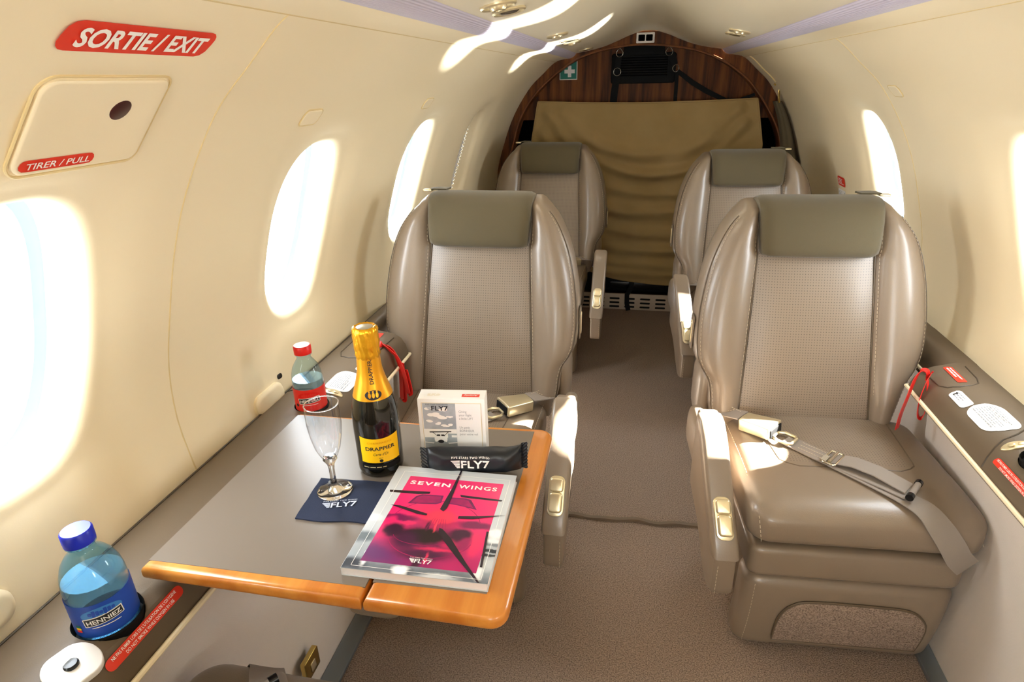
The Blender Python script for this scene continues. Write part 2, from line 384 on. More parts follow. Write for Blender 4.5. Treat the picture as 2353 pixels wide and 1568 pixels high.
def strips(poly, n):
    """cut a convex-ish polygon into n vertical strips so it can bend round a curve: returns verts, faces"""
    xs = [p[0] for p in poly]; x0, x1 = min(xs), max(xs)
    def span(x):
        ys = []
        for i in range(len(poly)):
            a, b = poly[i-1], poly[i]
            if (a[0]-x)*(b[0]-x) <= 0 and abs(a[0]-b[0]) > 1e-9: ys.append(a[1]+(b[1]-a[1])*(x-a[0])/(b[0]-a[0]))
        return (min(ys), max(ys)) if ys else (0, 0)
    vs = []; m = 4
    for i in range(n+1):
        t = (1-math.cos(PI*i/n))/2; x = x0+(x1-x0)*min(max(t, 0.0004), 0.9996); lo, hi = span(x)
        for j in range(m+1): vs.append((x, lo+(hi-lo)*j/m))
    fs = [(i*(m+1)+j, (i+1)*(m+1)+j, (i+1)*(m+1)+j+1, i*(m+1)+j+1) for i in range(n) for j in range(m)]
    return vs, fs
_tc = {}
def text2d(txt, h, bold=0.0, spacing=1.0, sx=1.0, shear=0.0, align='CENTER'):
    """letters as flat 2D mesh, cap height h, centred vertically on the cap height"""
    key = (txt, bold, spacing, shear, align)
    if key not in _tc:
        c = bpy.data.curves.new('t', 'FONT'); c.body = txt; c.size = 1.0; c.offset = bold; c.space_character = spacing; c.shear = shear
        c.align_x = align; c.resolution_u = 3
        o = bpy.data.objects.new('t', c); col.objects.link(o); bpy.context.view_layer.update()
        me = bpy.data.meshes.new_from_object(o.evaluated_get(bpy.context.evaluated_depsgraph_get()))
        _tc[key] = ([(v.co.x, v.co.y) for v in me.vertices], [tuple(p.vertices) for p in me.polygons])
        bpy.data.objects.remove(o); bpy.data.curves.remove(c); bpy.data.meshes.remove(me)
    vs, fs = _tc[key]; k = h/0.729
    return [(x*k*sx, y*k-h/2) for x, y in vs], fs
def text_w(txt, h, bold=0.0, spacing=1.0, sx=1.0):
    vs, _ = text2d(txt, h, bold, spacing, sx); xs = [v[0] for v in vs]; return max(xs)-min(xs)
def put_text(mb, txt, h, fn, mi=0, x=0, y=0, rot=0.0, width=None, **kw):
    vs, fs = text2d(txt, h, **kw)
    if width:
        xs = [v[0] for v in vs]; k = width/(max(xs)-min(xs)); vs = [(a*k, b) for a, b in vs]
    c, s_ = math.cos(rot), math.sin(rot)
    mb.add([fn(x+a*c-b*s_, y+a*s_+b*c) for a, b in vs], fs, mi)
def wing_logo(mb, fn, cx, cy, w, mi=0, small=True, mi2=None):
    """winged FLY7 mark, total width w"""
    h = w*0.23
    put_text(mb, 'FLY7', h, fn, mi, cx+w*0.11, cy, width=w*0.74, bold=0.02)
    for k in range(5):
        y = cy+h*0.5-h*(0.04+0.2*k); L = w*(0.24-0.035*k)
        x1 = cx-w*0.275
        mb.add([fn(x1-L, y), fn(x1, y), fn(x1, y-h*0.14), fn(x1-L+w*0.025, y-h*0.14)], [(0, 1, 2, 3)], mi if mi2 is None else mi2)
    if small: put_text(mb, 'FIVE STARS TWO WINGS', h*0.22, fn, mi, cx, cy+h*0.78, width=w*0.98, bold=0.01, spacing=1.2)

# ------------------------------------------------------------------ cabin shell
XC = 0.02
PR = [(.735, .50), (.753, .6), (.763, .7), (.752, .8), (.722, .9), (.686, 1.0), (.641, 1.09), (.575, 1.185), (.511, 1.245), (.445, 1.30), (.38, 1.3135)]
PC = [(.345, 1.336), (.28, 1.346), (.21, 1.362), (.15, 1.383), (.095, 1.405), (.04, 1.422), (0, 1.425)]
def dens(P, n=14):
    out = []; P = [Vector(p) for p in P]
    for i in range(len(P)-1):
        p0 = P[max(i-1, 0)]; p1 = P[i]; p2 = P[i+1]; p3 = P[min(i+2, len(P)-1)]
        for k in range(n):
            t = k/n; out.append(0.5*((2*p1)+(-p0+p2)*t+(2*p0-5*p1+4*p2-p3)*t*t+(-p0+3*p1-3*p2+p3)*t**3))
    out.append(P[-1]); return out
DP = dens(PR); CL = [0.0]
for i in range(len(DP)-1): CL.append(CL[-1]+(DP[i+1]-DP[i]).length)
SMAX = CL[-1]
def s_of_z(z):
    for i in range(len(DP)-1):
        if DP[i].y <= z <= DP[i+1].y: return CL[i]+(CL[i+1]-CL[i])*(z-DP[i].y)/(DP[i+1].y-DP[i].y)
    return SMAX
def S(side, Y, s, d=0.0):
    s = min(max(s, 0), SMAX-1e-6)
    lo, hi = 0, len(CL)-1
    while hi-lo > 1:
        m = (lo+hi)//2
        if CL[m] <= s: lo = m
        else: hi = m
    t = (s-CL[lo])/(CL[hi]-CL[lo]); p = DP[lo].lerp(DP[hi], t)
    a = DP[max(lo-2, 0)]; b = DP[min(hi+2, len(DP)-1)]; tg = (b-a).normalized()
    n = Vector((tg.y, -tg.x))
    return (XC+side*(p.x+d*n.x), Y, p.y+d*n.y)
Y0, Y1 = -1.5, 3.30
WIN_A = 0.112; WS0, WS1 = s_of_z(.752), s_of_z(1.098); WSC = (WS0+WS1)/2; WIN_B = (WS1-WS0)/2; RF = 0.026; WN = 2.7
CA, CB = 0.21, WIN_B+0.085
WINS = {-1: [-.84, -.165, .51, 1.185, 1.86, 2.535], 1: [-.44, 1.24, 2.085]}
def se(p, q, a, b):
    k = (abs(p)**WN+abs(q)**WN)**(1/WN); return p/k*a, q/k*b
def shell_wall(side, name):
    mb = MB(); N = 16
    yb = set([Y0, Y1])
    for yc in WINS[side]:
        for i in range(N+1): yb.add(round(yc-CA+2*CA*i/N, 5))
    ys = sorted(yb); ext = []
    for i in range(len(ys)-1):
        k = max(1, int((ys[i+1]-ys[i])/0.08))
        for j in range(k): ext.append(ys[i]+(ys[i+1]-ys[i])*j/k)
    ys = ext+[ys[-1]]
    ss = [WSC-CB+2*CB*i/N for i in range(N+1)]
    sall = [ss[0]*i/3 for i in range(3)]+ss+[ss[-1]+(SMAX-ss[-1])*i/14 for i in range(1, 15)]
    for i in range(len(ys)-1):
        ym = (ys[i]+ys[i+1])/2
        inw = any(abs(ym-yc) < CA for yc in WINS[side])
        for j in range(len(sall)-1):
            sm = (sall[j]+sall[j+1])/2
            if inw and abs(sm-WSC) < CB: continue
            mb.add([S(side, ys[i], sall[j]), S(side, ys[i+1], sall[j]), S(side, ys[i+1], sall[j+1]), S(side, ys[i], sall[j+1])], [(0, 1, 2, 3)])
    for yc in WINS[side]:
        bd = [(-1+2*i/N, -1) for i in range(N)]+[(1, -1+2*i/N) for i in range(N)]+[(1-2*i/N, 1) for i in range(N)]+[(-1, 1-2*i/N) for i in range(N)]
        loops = []
        FL = 0.012
        for t in [i/7 for i in range(8)]:
            l = []
            for p, q in bd:
                e = se(p, q, WIN_A+RF, WIN_B+RF); y = p*CA+(e[0]-p*CA)*t; s = q*CB+(e[1]-q*CB)*t
                l.append(S(side, yc+y, WSC+s, FL*t*t))
            loops.append(l)
        for k in range(1, 7):
            a = PI/2*k/6; l = []
            for p, q in bd:
                e = se(p, q, WIN_A+RF*(1-math.sin(a)), WIN_B+RF*(1-math.sin(a))); l.append(S(side, yc+e[0], WSC+e[1], FL+RF*(1-math.cos(a))))
            loops.append(l)
        for ins, dep in ((.003, .058), (.006, .078)):
            l = []
            for p, q in bd:
                e = se(p, q, WIN_A-ins, WIN_B-ins); l.append(S(side, yc+e[0], WSC+e[1], dep))
            loops.append(l)
        mb.loft(loops, 0, cap=False)
    return tag(mb.build(name, 'cream', smooth=60), kind='structure')
wl = shell_wall(-1, 'wall_left'); tag(wl, 'curved cream cabin wall on the left with oval windows', 'wall')
wr = shell_wall(1, 'wall_right'); tag(wr, 'curved cream cabin wall on the right with oval windows', 'wall')
wi = 0
WLAB = {(-1, -.84): 'oval left window farthest behind the viewer', (-1, -.165): 'oval left window beside the viewer', (1, -.44): 'oval right window behind the viewer', (-1, .51): 'large bright oval window at the left edge beside the blue-capped bottle', (-1, 1.185): 'bright oval window in the left wall above the red-capped bottle',
        (-1, 1.86): 'bright oval window in the left wall beside the front left seat headrest', (-1, 2.535): 'oval left window with a pleated white shade, farthest back',
        (1, 1.24): 'bright oval window cut by the right edge of the photo', (1, 2.085): 'bright oval window in the right wall behind the right front seat'}
BD = [(math.cos(2*PI*i/64), math.sin(2*PI*i/64)) for i in range(64)]
for side in (-1, 1):
    for yc in WINS[side]:
        wi += 1; mb = MB()
        loops = []
        for ins, dep in ((.002, .068), (.010, .070), (.019, .073), (.019, .080)):
            loops.append([S(side, yc+se(p, q, WIN_A-ins, WIN_B-ins)[0], WSC+se(p, q, WIN_A-ins, WIN_B-ins)[1], dep) for p, q in BD])
        mb.loft(loops, 0, cap=False)
        fr = tag(mb.build('window_%d' % wi, 'seal', smooth=60), kind='structure')
        tag(fr, WLAB.get((side, yc), 'oval cabin window nearer than the photo shows, on the %s' % ('left' if side < 0 else 'right')), 'window')
        mb = MB(); vs = [S(side, yc, WSC, .079)]; fs = []
        for k in range(1, 9):
            for p, q in BD:
                e = se(p, q, (WIN_A-.016)*k/8, (WIN_B-.016)*k/8); vs.append(S(side, yc+e[0], WSC+e[1], .079))
        for i in range(64):
            fs.append((0, 1+i, 1+(i+1) % 64))
            for k in range(7): a = 1+k*64; fs.append((a+i, a+64+i, a+64+(i+1) % 64, a+(i+1) % 64))
        mb.add(vs, fs); mb.build('pane', 'pane', fr, smooth=60)
        if side < 0 and yc > 2.3:
            mb = MB(); n = 26
            rows = []
            for k in range(2*n+1):
                q = -1+2*k/(2*n); hw = (1-min(abs(q), .999)**WN)**(1/WN)*(WIN_A-.004)
                dep = .056+(0.008 if k % 2 else 0.0)
                rows.append([S(side, yc-hw+2*hw*i/6, WSC+q*(WIN_B-.004), dep) for i in range(7)])
            o = mb.add([p for r in rows for p in r], [(j*7+i, j*7+i+1, (j+1)*7+i+1, (j+1)*7+i) for j in range(2*n) for i in range(6)])
            tag(mb.build('shade', 'pleat', fr, smooth=0), 'pleated white window shade, drawn down')
# ceiling
DC = dens(PC, 6)
def ceil_pt(side, Y, p, extra=0):
    k = 0.5*(1+math.cos(PI*min(1, p.x/.26)))
    lift = 0.045*(1 if Y < 2.85 else max(0, math.cos((Y-2.85)/.45*PI/2))**1.0)
    return (XC+side*p.x, Y, p.y+lift*k+extra)
mb = MB(); yl = [Y0+(2.8-Y0)*i/20 for i in range(21)]+[2.8+.5*i/14 for i in range(1, 15)]
full = [(-1, p) for p in DC]+[(1, p) for p in reversed(DC[:-1])]
mb.add([ceil_pt(s, y, p) for y in yl for s, p in full], [(j*len(full)+i, j*len(full)+i+1, (j+1)*len(full)+i+1, (j+1)*len(full)+i) for j in range(len(yl)-1) for i in range(len(full)-1)])
tag(mb.build('ceiling', 'ceiling_cream', smooth=60), 'cream cabin ceiling with a raised channel over the aisle', 'ceiling', kind='structure')
for side, nm in ((-1, 'left'), (1, 'right')):
    mb = MB()
    P0 = Vector((.382, 1.3128)); P1 = Vector((.343, 1.3365)); tdir = (P1-P0).normalized(); nd = Vector((-tdir.y, -tdir.x))
    prof = []
    for i in range(9):
        t = i/8; p = P0.lerp(P1, t); b = 0.006*math.sin(PI*t); prof.append(p+Vector((-tdir.y, -abs(tdir.x)))*0+Vector((-.5, -.86))*b)
    back = [Vector((.350, 1.348)), Vector((.39, 1.325))]
    loop = prof+back
    mb.loft([[(XC+side*p.x, y, p.y) for p in loop] for y in (Y0+.05, Y1-.003)])
    tag(mb.build('light_strip', 'lens_ribbed'), 'long lilac-grey ribbed light lens along the %s edge of the ceiling' % nm, 'light strip', 'light strips along the ceiling edges')
# panel seams
def seam(path_fn, n, r, name, m, label, cat='trim'):
    mb = MB(); mb.tube([path_fn(i/n) for i in range(n+1)], r, 6)
    return tag(mb.build(name, m), label, cat, kind='structure')
sA = s_of_z(1.2995)
seam(lambda t: S(-1, Y0+(Y1-Y0)*t, sA, 0.0004), 40, .0016, 'trim_1', 'cream_line', 'fine lengthwise panel joint high on the left wall')
seam(lambda t: S(1, Y0+(Y1-Y0)*t, sA, 0.0004), 40, .0016, 'trim_2', 'cream_line', 'fine lengthwise panel joint high on the right wall')
seam(lambda t: S(-1, .765, s_of_z(.6)+(sA-s_of_z(.6))*t, 0.0004), 60, .0016, 'trim_3', 'cream_line', 'curved vertical panel joint between the two nearest left windows')
seam(lambda t: S(1, 1.80, s_of_z(.6)+(sA-s_of_z(.6))*t, 0.0004), 60, .0018, 'trim_4', 'cream_line', 'curved vertical panel joint on the right wall behind the front seat')
seam(lambda t: S(1, 3.12, s_of_z(1.19)+(sA-s_of_z(1.19))*t, -0.002), 20, .003, 'trim_5', 'cream_line', 'short curtain track high on the right wall near the bulkhead')

# floor, sidewalls, ledges
mb = MB(); mb.add([(-.63, Y0, 0), (.74, Y0, 0), (.74, 3.9, 0), (-.63, 3.9, 0)], [(0, 1, 2, 3)]); mb.add([(-.63, Y0, -.03), (.74, Y0, -.03), (.74, 3.9, -.03), (-.63, 3.9, -.03)], [(0, 1, 2, 3)])
tag(mb.build('floor', 'carpet', smooth=0), 'taupe carpet covering the cabin floor and aisle', 'floor', kind='structure')
RECESS = {-1: [(1.40, 1.60), (2.715, 2.92), (-.06, .20)], 1: [(1.405, 1.62), (2.42, 2.63)]}
def recess(side, y):
    k = 0.0
    for a, b in RECESS[side]:
        k = max(k, min(1, max(0, (y-a+.02)/.02))*min(1, max(0, (b+.02-y)/.02)))
    return k
def y_breaks(side, n=24):
    ys = [Y0+.02+(3.28-Y0)*i/n for i in range(n+1)]
    for a, b in RECESS[side]: ys = [y for y in ys if not a-.03 < y < b+.03]+[a-.02, a-.01, a, b, b+.01, b+.02]
    return sorted(ys)
def sidepanel(side, top, bot, name, label):
    mb = MB(); n = 14; ys = [Y0]+y_breaks(side, 30)+[3.32]; W = len(ys)
    def f(y, v):
        x = top[0]+(bot[0]-top[0])*v; z = top[1]+(bot[1]-top[1])*v
        return (x+side*(0.018*math.sin(PI*min(1, v*1.0)**.7)+.055*recess(side, y)*max(0, 1-v*1.8)), y, z)
    mb.add([f(y, j/n) for j in range(n+1) for y in ys], [(j*W+i, j*W+i+1, (j+1)*W+i+1, (j+1)*W+i) for j in range(n) for i in range(W-1)])
    return tag(mb.build(name, 'side_fabric'), label, 'wall panel', kind='structure')
sidepanel(-1, (-.598, .585), (-.622, 0), 'wall_left_lower', 'off-white ribbed fabric lower wall panel under the left ledge')
sidepanel(1, (.674, .585), (.722, 0), 'wall_right_lower', 'off-white ribbed fabric lower wall panel beside the right seats')
mb = MB(); mb.slab([(-.621, Y0), (-.578, Y0), (-.578, 3.28), (-.621, 3.28)], .0005, .012, .003)
tag(mb.build('baseboard_left', 'alu'), 'blue-grey metal strip along the left edge of the carpet', 'baseboard', kind='structure')
mb = MB(); mb.slab([(.684, Y0), (.722, Y0), (.722, 3.28), (.684, 3.28)], .0005, .012, .003)
tag(mb.build('baseboard_right', 'alu'), 'blue-grey metal strip along the right edge of the carpet', 'baseboard', kind='structure')
mb = MB(); pts = [(-.16+.43*i/30, 1.476+.016*i/30+.004*math.sin(i*.55), .005+.0025*math.sin(i*.9)) for i in range(31)]
mb.ribbon(pts, (0, 1, 0), .012, .009)
tag(mb.build('trim_6', 'leather_dark'), 'wavy brown binding across the aisle carpet', 'carpet seam', kind='structure')

def ledge(side, prof, name, label, holes, seams):
    root = empty(name, (prof[4][0], 1.0, prof[4][1]), label, 'ledge')
    mb = MB(); ys = y_breaks(side); xw = prof[4][0]
    def rx(x, y): w = xw+side*-.004; return x if side*x > side*w else w+(x-w)*(1-(.62 if side < 0 else .46)*recess(side, y))
    mb.loft([[(rx(x, y), y, z) for x, z in prof] for y in ys])
    top = mb.build('ledge_top', 'ledge', None, 50)
    for (x, y, r) in holes:
        c = MB(); c.lathe([(r, .598), (r, .70)], 48, c=(x, y, 0)); co = c.build('cut', 'black')
        md = top.modifiers.new('b', 'BOOLEAN'); md.operation = 'DIFFERENCE'; md.object = co; md.solver = 'EXACT'
        bpy.context.view_layer.update()
        me = bpy.data.meshes.new_from_object(top.evaluated_get(bpy.context.evaluated_depsgraph_get()))
        top.modifiers.clear(); top.data = me; bpy.data.objects.remove(co)
        me.shade_smooth(); me.set_sharp_from_angle(angle=math.radians(35))
    inv = Matrix.Translation(root.location).inverted()
    def par(o): o.parent = root; o.matrix_parent_inverse = inv; return o
    par(top)
    for (x, y, r) in holes:
        c = MB(); zt = prof_z(prof, x); c.lathe([(r+.0004, zt-.004), (r-.0006, zt-.001), (r-.0015, zt-.006), (r-.002, .6005), (r-.01, .5995), (.0001, .5995)], 48, c=(x, y, 0), cap=False)
        tag(par(c.build('cup_holder', 'black')), 'dark round cup holder')
    mb = MB(); e = [p for p in prof if abs(p[1]-.56) < 1e-6 and abs(p[0]) < .66][0]; mb.tube([(rx(e[0]+(-side)*.004, y), y, e[1]-.002) for y in ys], .0042, 8); tag(par(mb.build('edge_piping', 'cream')), 'cream edge piping')
    wx = prof[4][0]; mb = MB(); mb.tube([(wx-side*.001, y, prof[4][1]+.001) for y in (Y0+.03, 3.27)], .0022, 6); par(mb.build('wall_joint', 'ledge_dark'))
    for pts in seams:
        mb = MB(); mb.tube(pts, .0016, 6); par(mb.build('seam', 'ledge_dark'))
    def top_z(x):
        best = 0
        for i in range(len(prof)):
            a, b = prof[i-1], prof[i]
            if min(a[0], b[0]) <= x <= max(a[0], b[0]): best = max(best, a[1]+(b[1]-a[1])*(x-a[0])/(b[0]-a[0]+1e-9))
        return best
    return root, par, top_z
PL = [(-.765, .56), (-.745, .590), (-.728, .600), (-.70, .610), (-.665, .6165), (-.625, .618), (-.600, .614), (-.583, .604), (-.572, .586), (-.566, .56), (-.572, .54), (-.72, .53)]
PL2 = PL[:]
PRr = [(.80, .56), (.80, .59), (.786, .610), (.76, .614), (.73, .6155), (.700, .6145), (.678, .608), (.660, .597), (.648, .581), (.640, .56), (.646, .54), (.76, .53)]
def ledge_fix(p): return p[-2:]+p[:-2]
def prof_z(P, x):
    best = 0
    for i in range(len(P)):
        a, b = P[i-1], P[i]
        if min(a[0], b[0]) <= x <= max(a[0], b[0]) and abs(a[0]-b[0]) > 1e-9: best = max(best, a[1]+(b[1]-a[1])*(x-a[0])/(b[0]-a[0]))
    return best
def on_top(P, pts):
    pp = [Vector((x, y, 0)) for x, y in pts]; out = []
    for i in range(len(pp)-1):
        for k in range(8):
            q = pp[i].lerp(pp[i+1], k/8); out.append((q.x, q.y, prof_z(P, q.x)+.0002))
    out.append((pp[-1].x, pp[-1].y, prof_z(P, pp[-1].x)+.0002)); return out
seamsL = [on_top(PL, [(-.735, 1.06), (-.70, 1.055), (-.66, 1.05), (-.62, 1.04), (-.60, 1.02), (-.585, .99), (-.575, .975), (-.567, .965)]),
          on_top(PL, [(-.69, 1.36), (-.69, 1.25), (-.675, 1.222), (-.65, 1.212), (-.62, 1.216), (-.60, 1.24), (-.595, 1.36)]),
          on_top(PL, [(-.735, .335), (-.70, .33), (-.66, .325), (-.62, .32), (-.585, .31), (-.567, .30)])]
rootL, parL, tzL = ledge(-1, PL[-2:]+PL[:-2], 'side_ledge', 'long brown ledge below the left windows holding both water bottles', [(-.628, .99, .0345), (-.618, .45, .0395)], seamsL)
PRo = PRr[-2:]+PRr[:-2]
seamsR = [on_top(PRr, [(.79, 1.165), (.76, 1.15), (.735, 1.12), (.70, 1.09), (.675, 1.08), (.655, 1.065), (.648, 1.06), (.641, 1.055)]),
          on_top(PRr, [(.742, 1.38), (.738, 1.32), (.730, 1.296), (.712, 1.284), (.690, 1.281), (.672, 1.288), (.663, 1.306), (.660, 1.38)])]
rootR, parR, tzR = ledge(1, PRo, 'side_ledge', 'brown ledge below the right windows with white and red placards', [(.705, 1.005, .038)], seamsR)

def surf_decal(par, name, mats, fnp, poly, build_extra=None, n=10, label=None):
    mb = MB(); v, f = strips(poly, max(n, 26)); mb.add([fnp(x, y, .0004) for x, y in v], f, 0)
    if build_extra: build_extra(mb, lambda x, y: fnp(x, y, .0008))
    o = mb.build(name, mats, None, 60); par(o)
    if label: tag(o, label)
    return o
def lines(mb, fn, rows, w, h, mi=1, seed=1, th=.0016):
    rnd = random.Random(seed)
    for i in range(rows):
        y = h/2-h*(i+.5)/rows; x = -w/2; L = w*(rnd.uniform(.55, 1.0))
        while x < -w/2+L:
            k = rnd.uniform(.004, .011); x2 = min(x+k, -w/2+L)
            mb.add([fn(x, y-th/2), fn(x2, y-th/2), fn(x2, y+th/2), fn(x, y+th/2)], [(0, 1, 2, 3)], mi); x = x2+.0018
def ledge_map(side, x0, y0, tz, rot):
    c, s_ = math.cos(rot), math.sin(rot)
    def f(a, b, off):
        x = x0+a*c-b*s_; y = y0+a*s_+b*c; return (x, y, tz(x)+off+.0008)
    return f
OX = ["NE PAS FUMER LORS DE L'UTILISATION DE L'OXYGENE", 'DO NOT SMOKE WHILE OXYGEN IN USE']
def face_map(P, xc, y0, flip):
    """sticker wrapped on the rounded inner face: a along +-Y, b along the profile"""
    pts = [Vector(p) for p in P[2:-1]]; L = [0]
    for k in range(len(pts)-1): L.append(L[-1]+(pts[k+1]-pts[k]).length)
    s0 = 0
    for k in range(len(pts)-1):
        if min(pts[k].x, pts[k+1].x) <= xc <= max(pts[k].x, pts[k+1].x) and pts[k].y > .55: s0 = L[k]+(L[k+1]-L[k])*abs((xc-pts[k].x)/(pts[k+1].x-pts[k].x))
    def f(a, b, off):
        d = min(max(s0-b, 0), L[-1]-1e-6); k = max(i for i in range(len(L)-1) if L[i] <= d)
        t = (d-L[k])/(L[k+1]-L[k]); p = pts[k].lerp(pts[k+1], t); tg = (pts[min(k+2, len(pts)-1)]-pts[max(k-1, 0)]).normalized()
        n = Vector((-tg.y, tg.x)); n = n if n.y > 0 else -n
        q = p+n*(off+.0012); return (q.x, y0+flip*a, q.y)
    return f
def ox(mb, fn):
    put_text(mb, OX[0], .0042, fn, 1, 0, .0034, width=.108, bold=.01); put_text(mb, OX[1], .0042, fn, 1, .004, -.0034, width=.082, bold=.01)
fmL = face_map(PL[-2:]+PL[:-2], -.5765, .459, 1)
surf_decal(parL, 'placard', ['red_label', 'white_print'], fmL, rrect(.128, .0155, .0075), ox, 16, 'red no smoking placard on the sloping ledge face')
fmR = face_map(PRo, .6515, .985, -1)
surf_decal(parR, 'placard', ['red_label', 'white_print'], fmR, rrect(.118, .0155, .0075), ox, 16, 'long red placard with white text')
surf_decal(parR, 'placard', ['white', 'grey_print'], ledge_map(1, .694, 1.155, tzR, -PI/2), rrect(.098, .062, .026), lambda mb, fn: lines(mb, fn, 9, .076, .04, 1, 3), 14, 'large oval white placard with grey text')
surf_decal(parR, 'placard', ['white', 'grey_print', 'dark_print'], ledge_map(1, .674, 1.236, tzR, -PI/2), rrect(.062, .022, .008, 8), lambda mb, fn: (lines(mb, fn, 3, .04, .013, 1, 4), mb.add([fn(x-.022, y) for x, y in ((0, .004), (.005, .001), (.002, .001), (.002, -.005), (-.002, -.005), (-.002, .001), (-.005, .001))], [(0, 1, 2, 3, 4, 5, 6)], 2)), 10, 'small white placard with a black arrow')
surf_decal(parR, 'placard', ['red_label', 'white_print'], ledge_map(1, .702, 1.335, tzR, -PI/2), rrect(.075, .018, .004), lambda mb, fn: lines(mb, fn, 2, .062, .012, 1, 6, .003), 8, 'small red placard nearest the seat back')
surf_decal(parL, 'placard', ['white', 'grey_print'], ledge_map(-1, -.612, 1.098, tzL, PI/2), rrect(.088, .054, .022), lambda mb, fn: lines(mb, fn, 9, .07, .038, 1, 5), 14, 'large oval white placard with grey text')
surf_decal(parL, 'placard', ['white', 'grey_print'], ledge_map(-1, -.60, 1.185, tzL, PI/2), rrect(.06, .02, .008), lambda mb, fn: lines(mb, fn, 3, .04, .012, 1, 8), 8, 'small white placard behind the wine bottle')
surf_decal(parL, 'placard', ['red_label', 'white_print'], ledge_map(-1, -.632, 1.33, tzL, PI/2), rrect(.075, .018, .004), lambda mb, fn: lines(mb, fn, 2, .062, .012, 1, 9, .003), 8, 'small red placard beside the seat back')
# white control cap (near left), small brass fittings
mb = MB(); c0 = (-.601, .380); rc = math.radians(-12)
mb.slab([(x*math.cos(rc)-y*math.sin(rc), x*math.sin(rc)+y*math.cos(rc)) for x, y in rrect(.045, .058, .021, 8)], -.006, .0016, .0014, 3, 0, lambda x, y, z: (c0[0]+x, c0[1]+y, tzL(c0[0])+z+(tzL(c0[0]+.02)-tzL(c0[0]-.02))/.04*x))
o = parL(mb.build('control_cap', 'white')); tag(o, 'white rounded control panel')
mb = MB(); mb.lathe([(.0085, .000), (.0085, .0025), (.0070, .0042), (.0001, .0048)], 24, c=(c0[0]-.002, c0[1]+.0, tzL(c0[0]))); par_ = parL(mb.build('button', 'black_gloss')); tag(par_, 'round black button')
for par, x, y, tz in ((parR, .684, 1.058, tzR), (parL, -.608, 1.045, tzL)):
    ld = lambda a, b, z: (x+a, y+b, tz(x+a)+z)
    mb = MB(); mb.slab(ellipse(.021, .010, 28), -.002, .0035, .0015, 2, 0, ld); sp = par(mb.build('socket_plate', 'champagne_metal')); tag(sp, 'small oval brass-coloured socket plate')
    for k in (-1, 1):
        mb = MB(); mb.slab(ellipse(.005, .004, 14, k*.007), .003, .0055, .001, 2, 0, ld); par(mb.build('socket_cover', 'champagne_metal'))
mb = MB(); mb.slab(rrect(.014, .075, .006, 4), -.003, .0015, .001, 2, 0, lambda a, b, z: (.684+a, .925+b, tzR(.684+a)+z)); tag(parR(mb.build('slot', 'black')), 'narrow dark slot')
# latch plate low on the left wall panel
mb = MB(); mb.slab(rrect(.052, .05, .004), 0, .012, .002, 2, 0, lambda x, y, z: (-.622+.012+z-.02*0, .785+x, .118+y)); mb.slab(rrect(.018, .022, .003), .012, .014, .001, 2, 1, lambda x, y, z: (-.61+z, .785+x, .115+y))
tag(mb.build('latch_plate', ['brass', 'champagne_metal']), 'small gold latch plate low on the left lower wall panel', 'latch')

# things on the walls
def wall_map(side, yc, sc_, flip=1):
    return lambda a, b, off=0.0: S(side, yc+flip*a, sc_+b, -off)
def wall_thing(name, side, yc, z, poly, th, bev, m, label, cat, group=None):
    fn = wall_map(side, yc, s_of_z(z)); mb = MB()
    cx = sum(p[0] for p in poly)/len(poly); cyy = sum(p[1] for p in poly)/len(poly)
    sh = lambda k: [(cx+(x-cx)*(1-k/abs(max(p[0] for p in poly)-cx)), cyy+(y-cyy)*(1-k/abs(max(p[1] for p in poly)-cyy))) for x, y in poly]
    top = sh(bev); N_ = 8
    rings = [[fn(x, y, -.002) for x, y in poly], [fn(x, y, th*.55) for x, y in poly], [fn(x, y, th*.9) for x, y in sh(bev*.4)]]
    for k in range(N_): rings.append([fn(cx+(x-cx)*(1-k/N_), cyy+(y-cyy)*(1-k/N_), th) for x, y in top])
    rings.append([fn(cx+(x-cx)*.01, cyy+(y-cyy)*.01, th) for x, y in top])
    mb.loft(rings)
    return tag(mb.build(name, m), label, cat, group), fn
# exit sign
def para(w, h, r, sk):
    return [(x+sk*y, y) for x, y in rrect(w, h, r, 6)]
mb = MB(); fn = wall_map(-1, .570, s_of_z(1.2635)); v, f = strips([(x, y) for x, y in para(.192, .033, .012, .25)], 20)
mb.add([fn(x, y, .0015) for x, y in v], f)
put_text(mb, 'SORTIE / EXIT', .0205, lambda x, y: fn(x, y, .0025), 1, 0, 0, width=.168, bold=.03, shear=.2)
tag(mb.build('exit_sign', ['red_label', 'white_print'], smooth=60), 'red sloping sign reading SORTIE / EXIT high on the left wall', 'sign')
# emergency hatch cover
hatch, fnh = wall_thing('hatch_cover', -1, .562, 1.191, rrect(.158, .112, .014, 5), .004, .003, 'cream', 'cream square access cover with a dark finger hole below the exit sign', 'cover')
mb = MB(); loops = []
mb.slab(ellipse(.0135, .0135, 28), -.001, .0045, .0008, 2, 0, lambda x, y, z: fnh(.026+x, .016+y, z)); tag(mb.build('finger_hole', 'maroon', hatch), 'dark red finger hole')
mb = MB(); v, f = strips(rrect(.088, .0135, .0067), 14); mb.add([fnh(-.030+x, -.044+y, .0048) for x, y in v], f)
put_text(mb, 'TIRER / PULL', .0075, lambda x, y: fnh(-.030+x, -.044+y, .0056), 1, width=.074, bold=.012, shear=.15)
tag(mb.build('placard', ['red_label', 'white_print'], hatch, 60), 'red placard reading TIRER / PULL')
mb = MB(); mb.tube([fnh(x, y, .0002) for x, y in rrect(.166, .120, .017, 5)], .0016, 6, 0, True); mb.build('cover_joint', 'cream_line', hatch)
def lens(a, b, n=14):
    return [(-a+2*a*i/n, b*(1-(2*i/n-1)**2)) for i in range(n+1)]+[(a-2*a*i/n, -b*(1-(2*i/n-1)**2)) for i in range(1, n)]
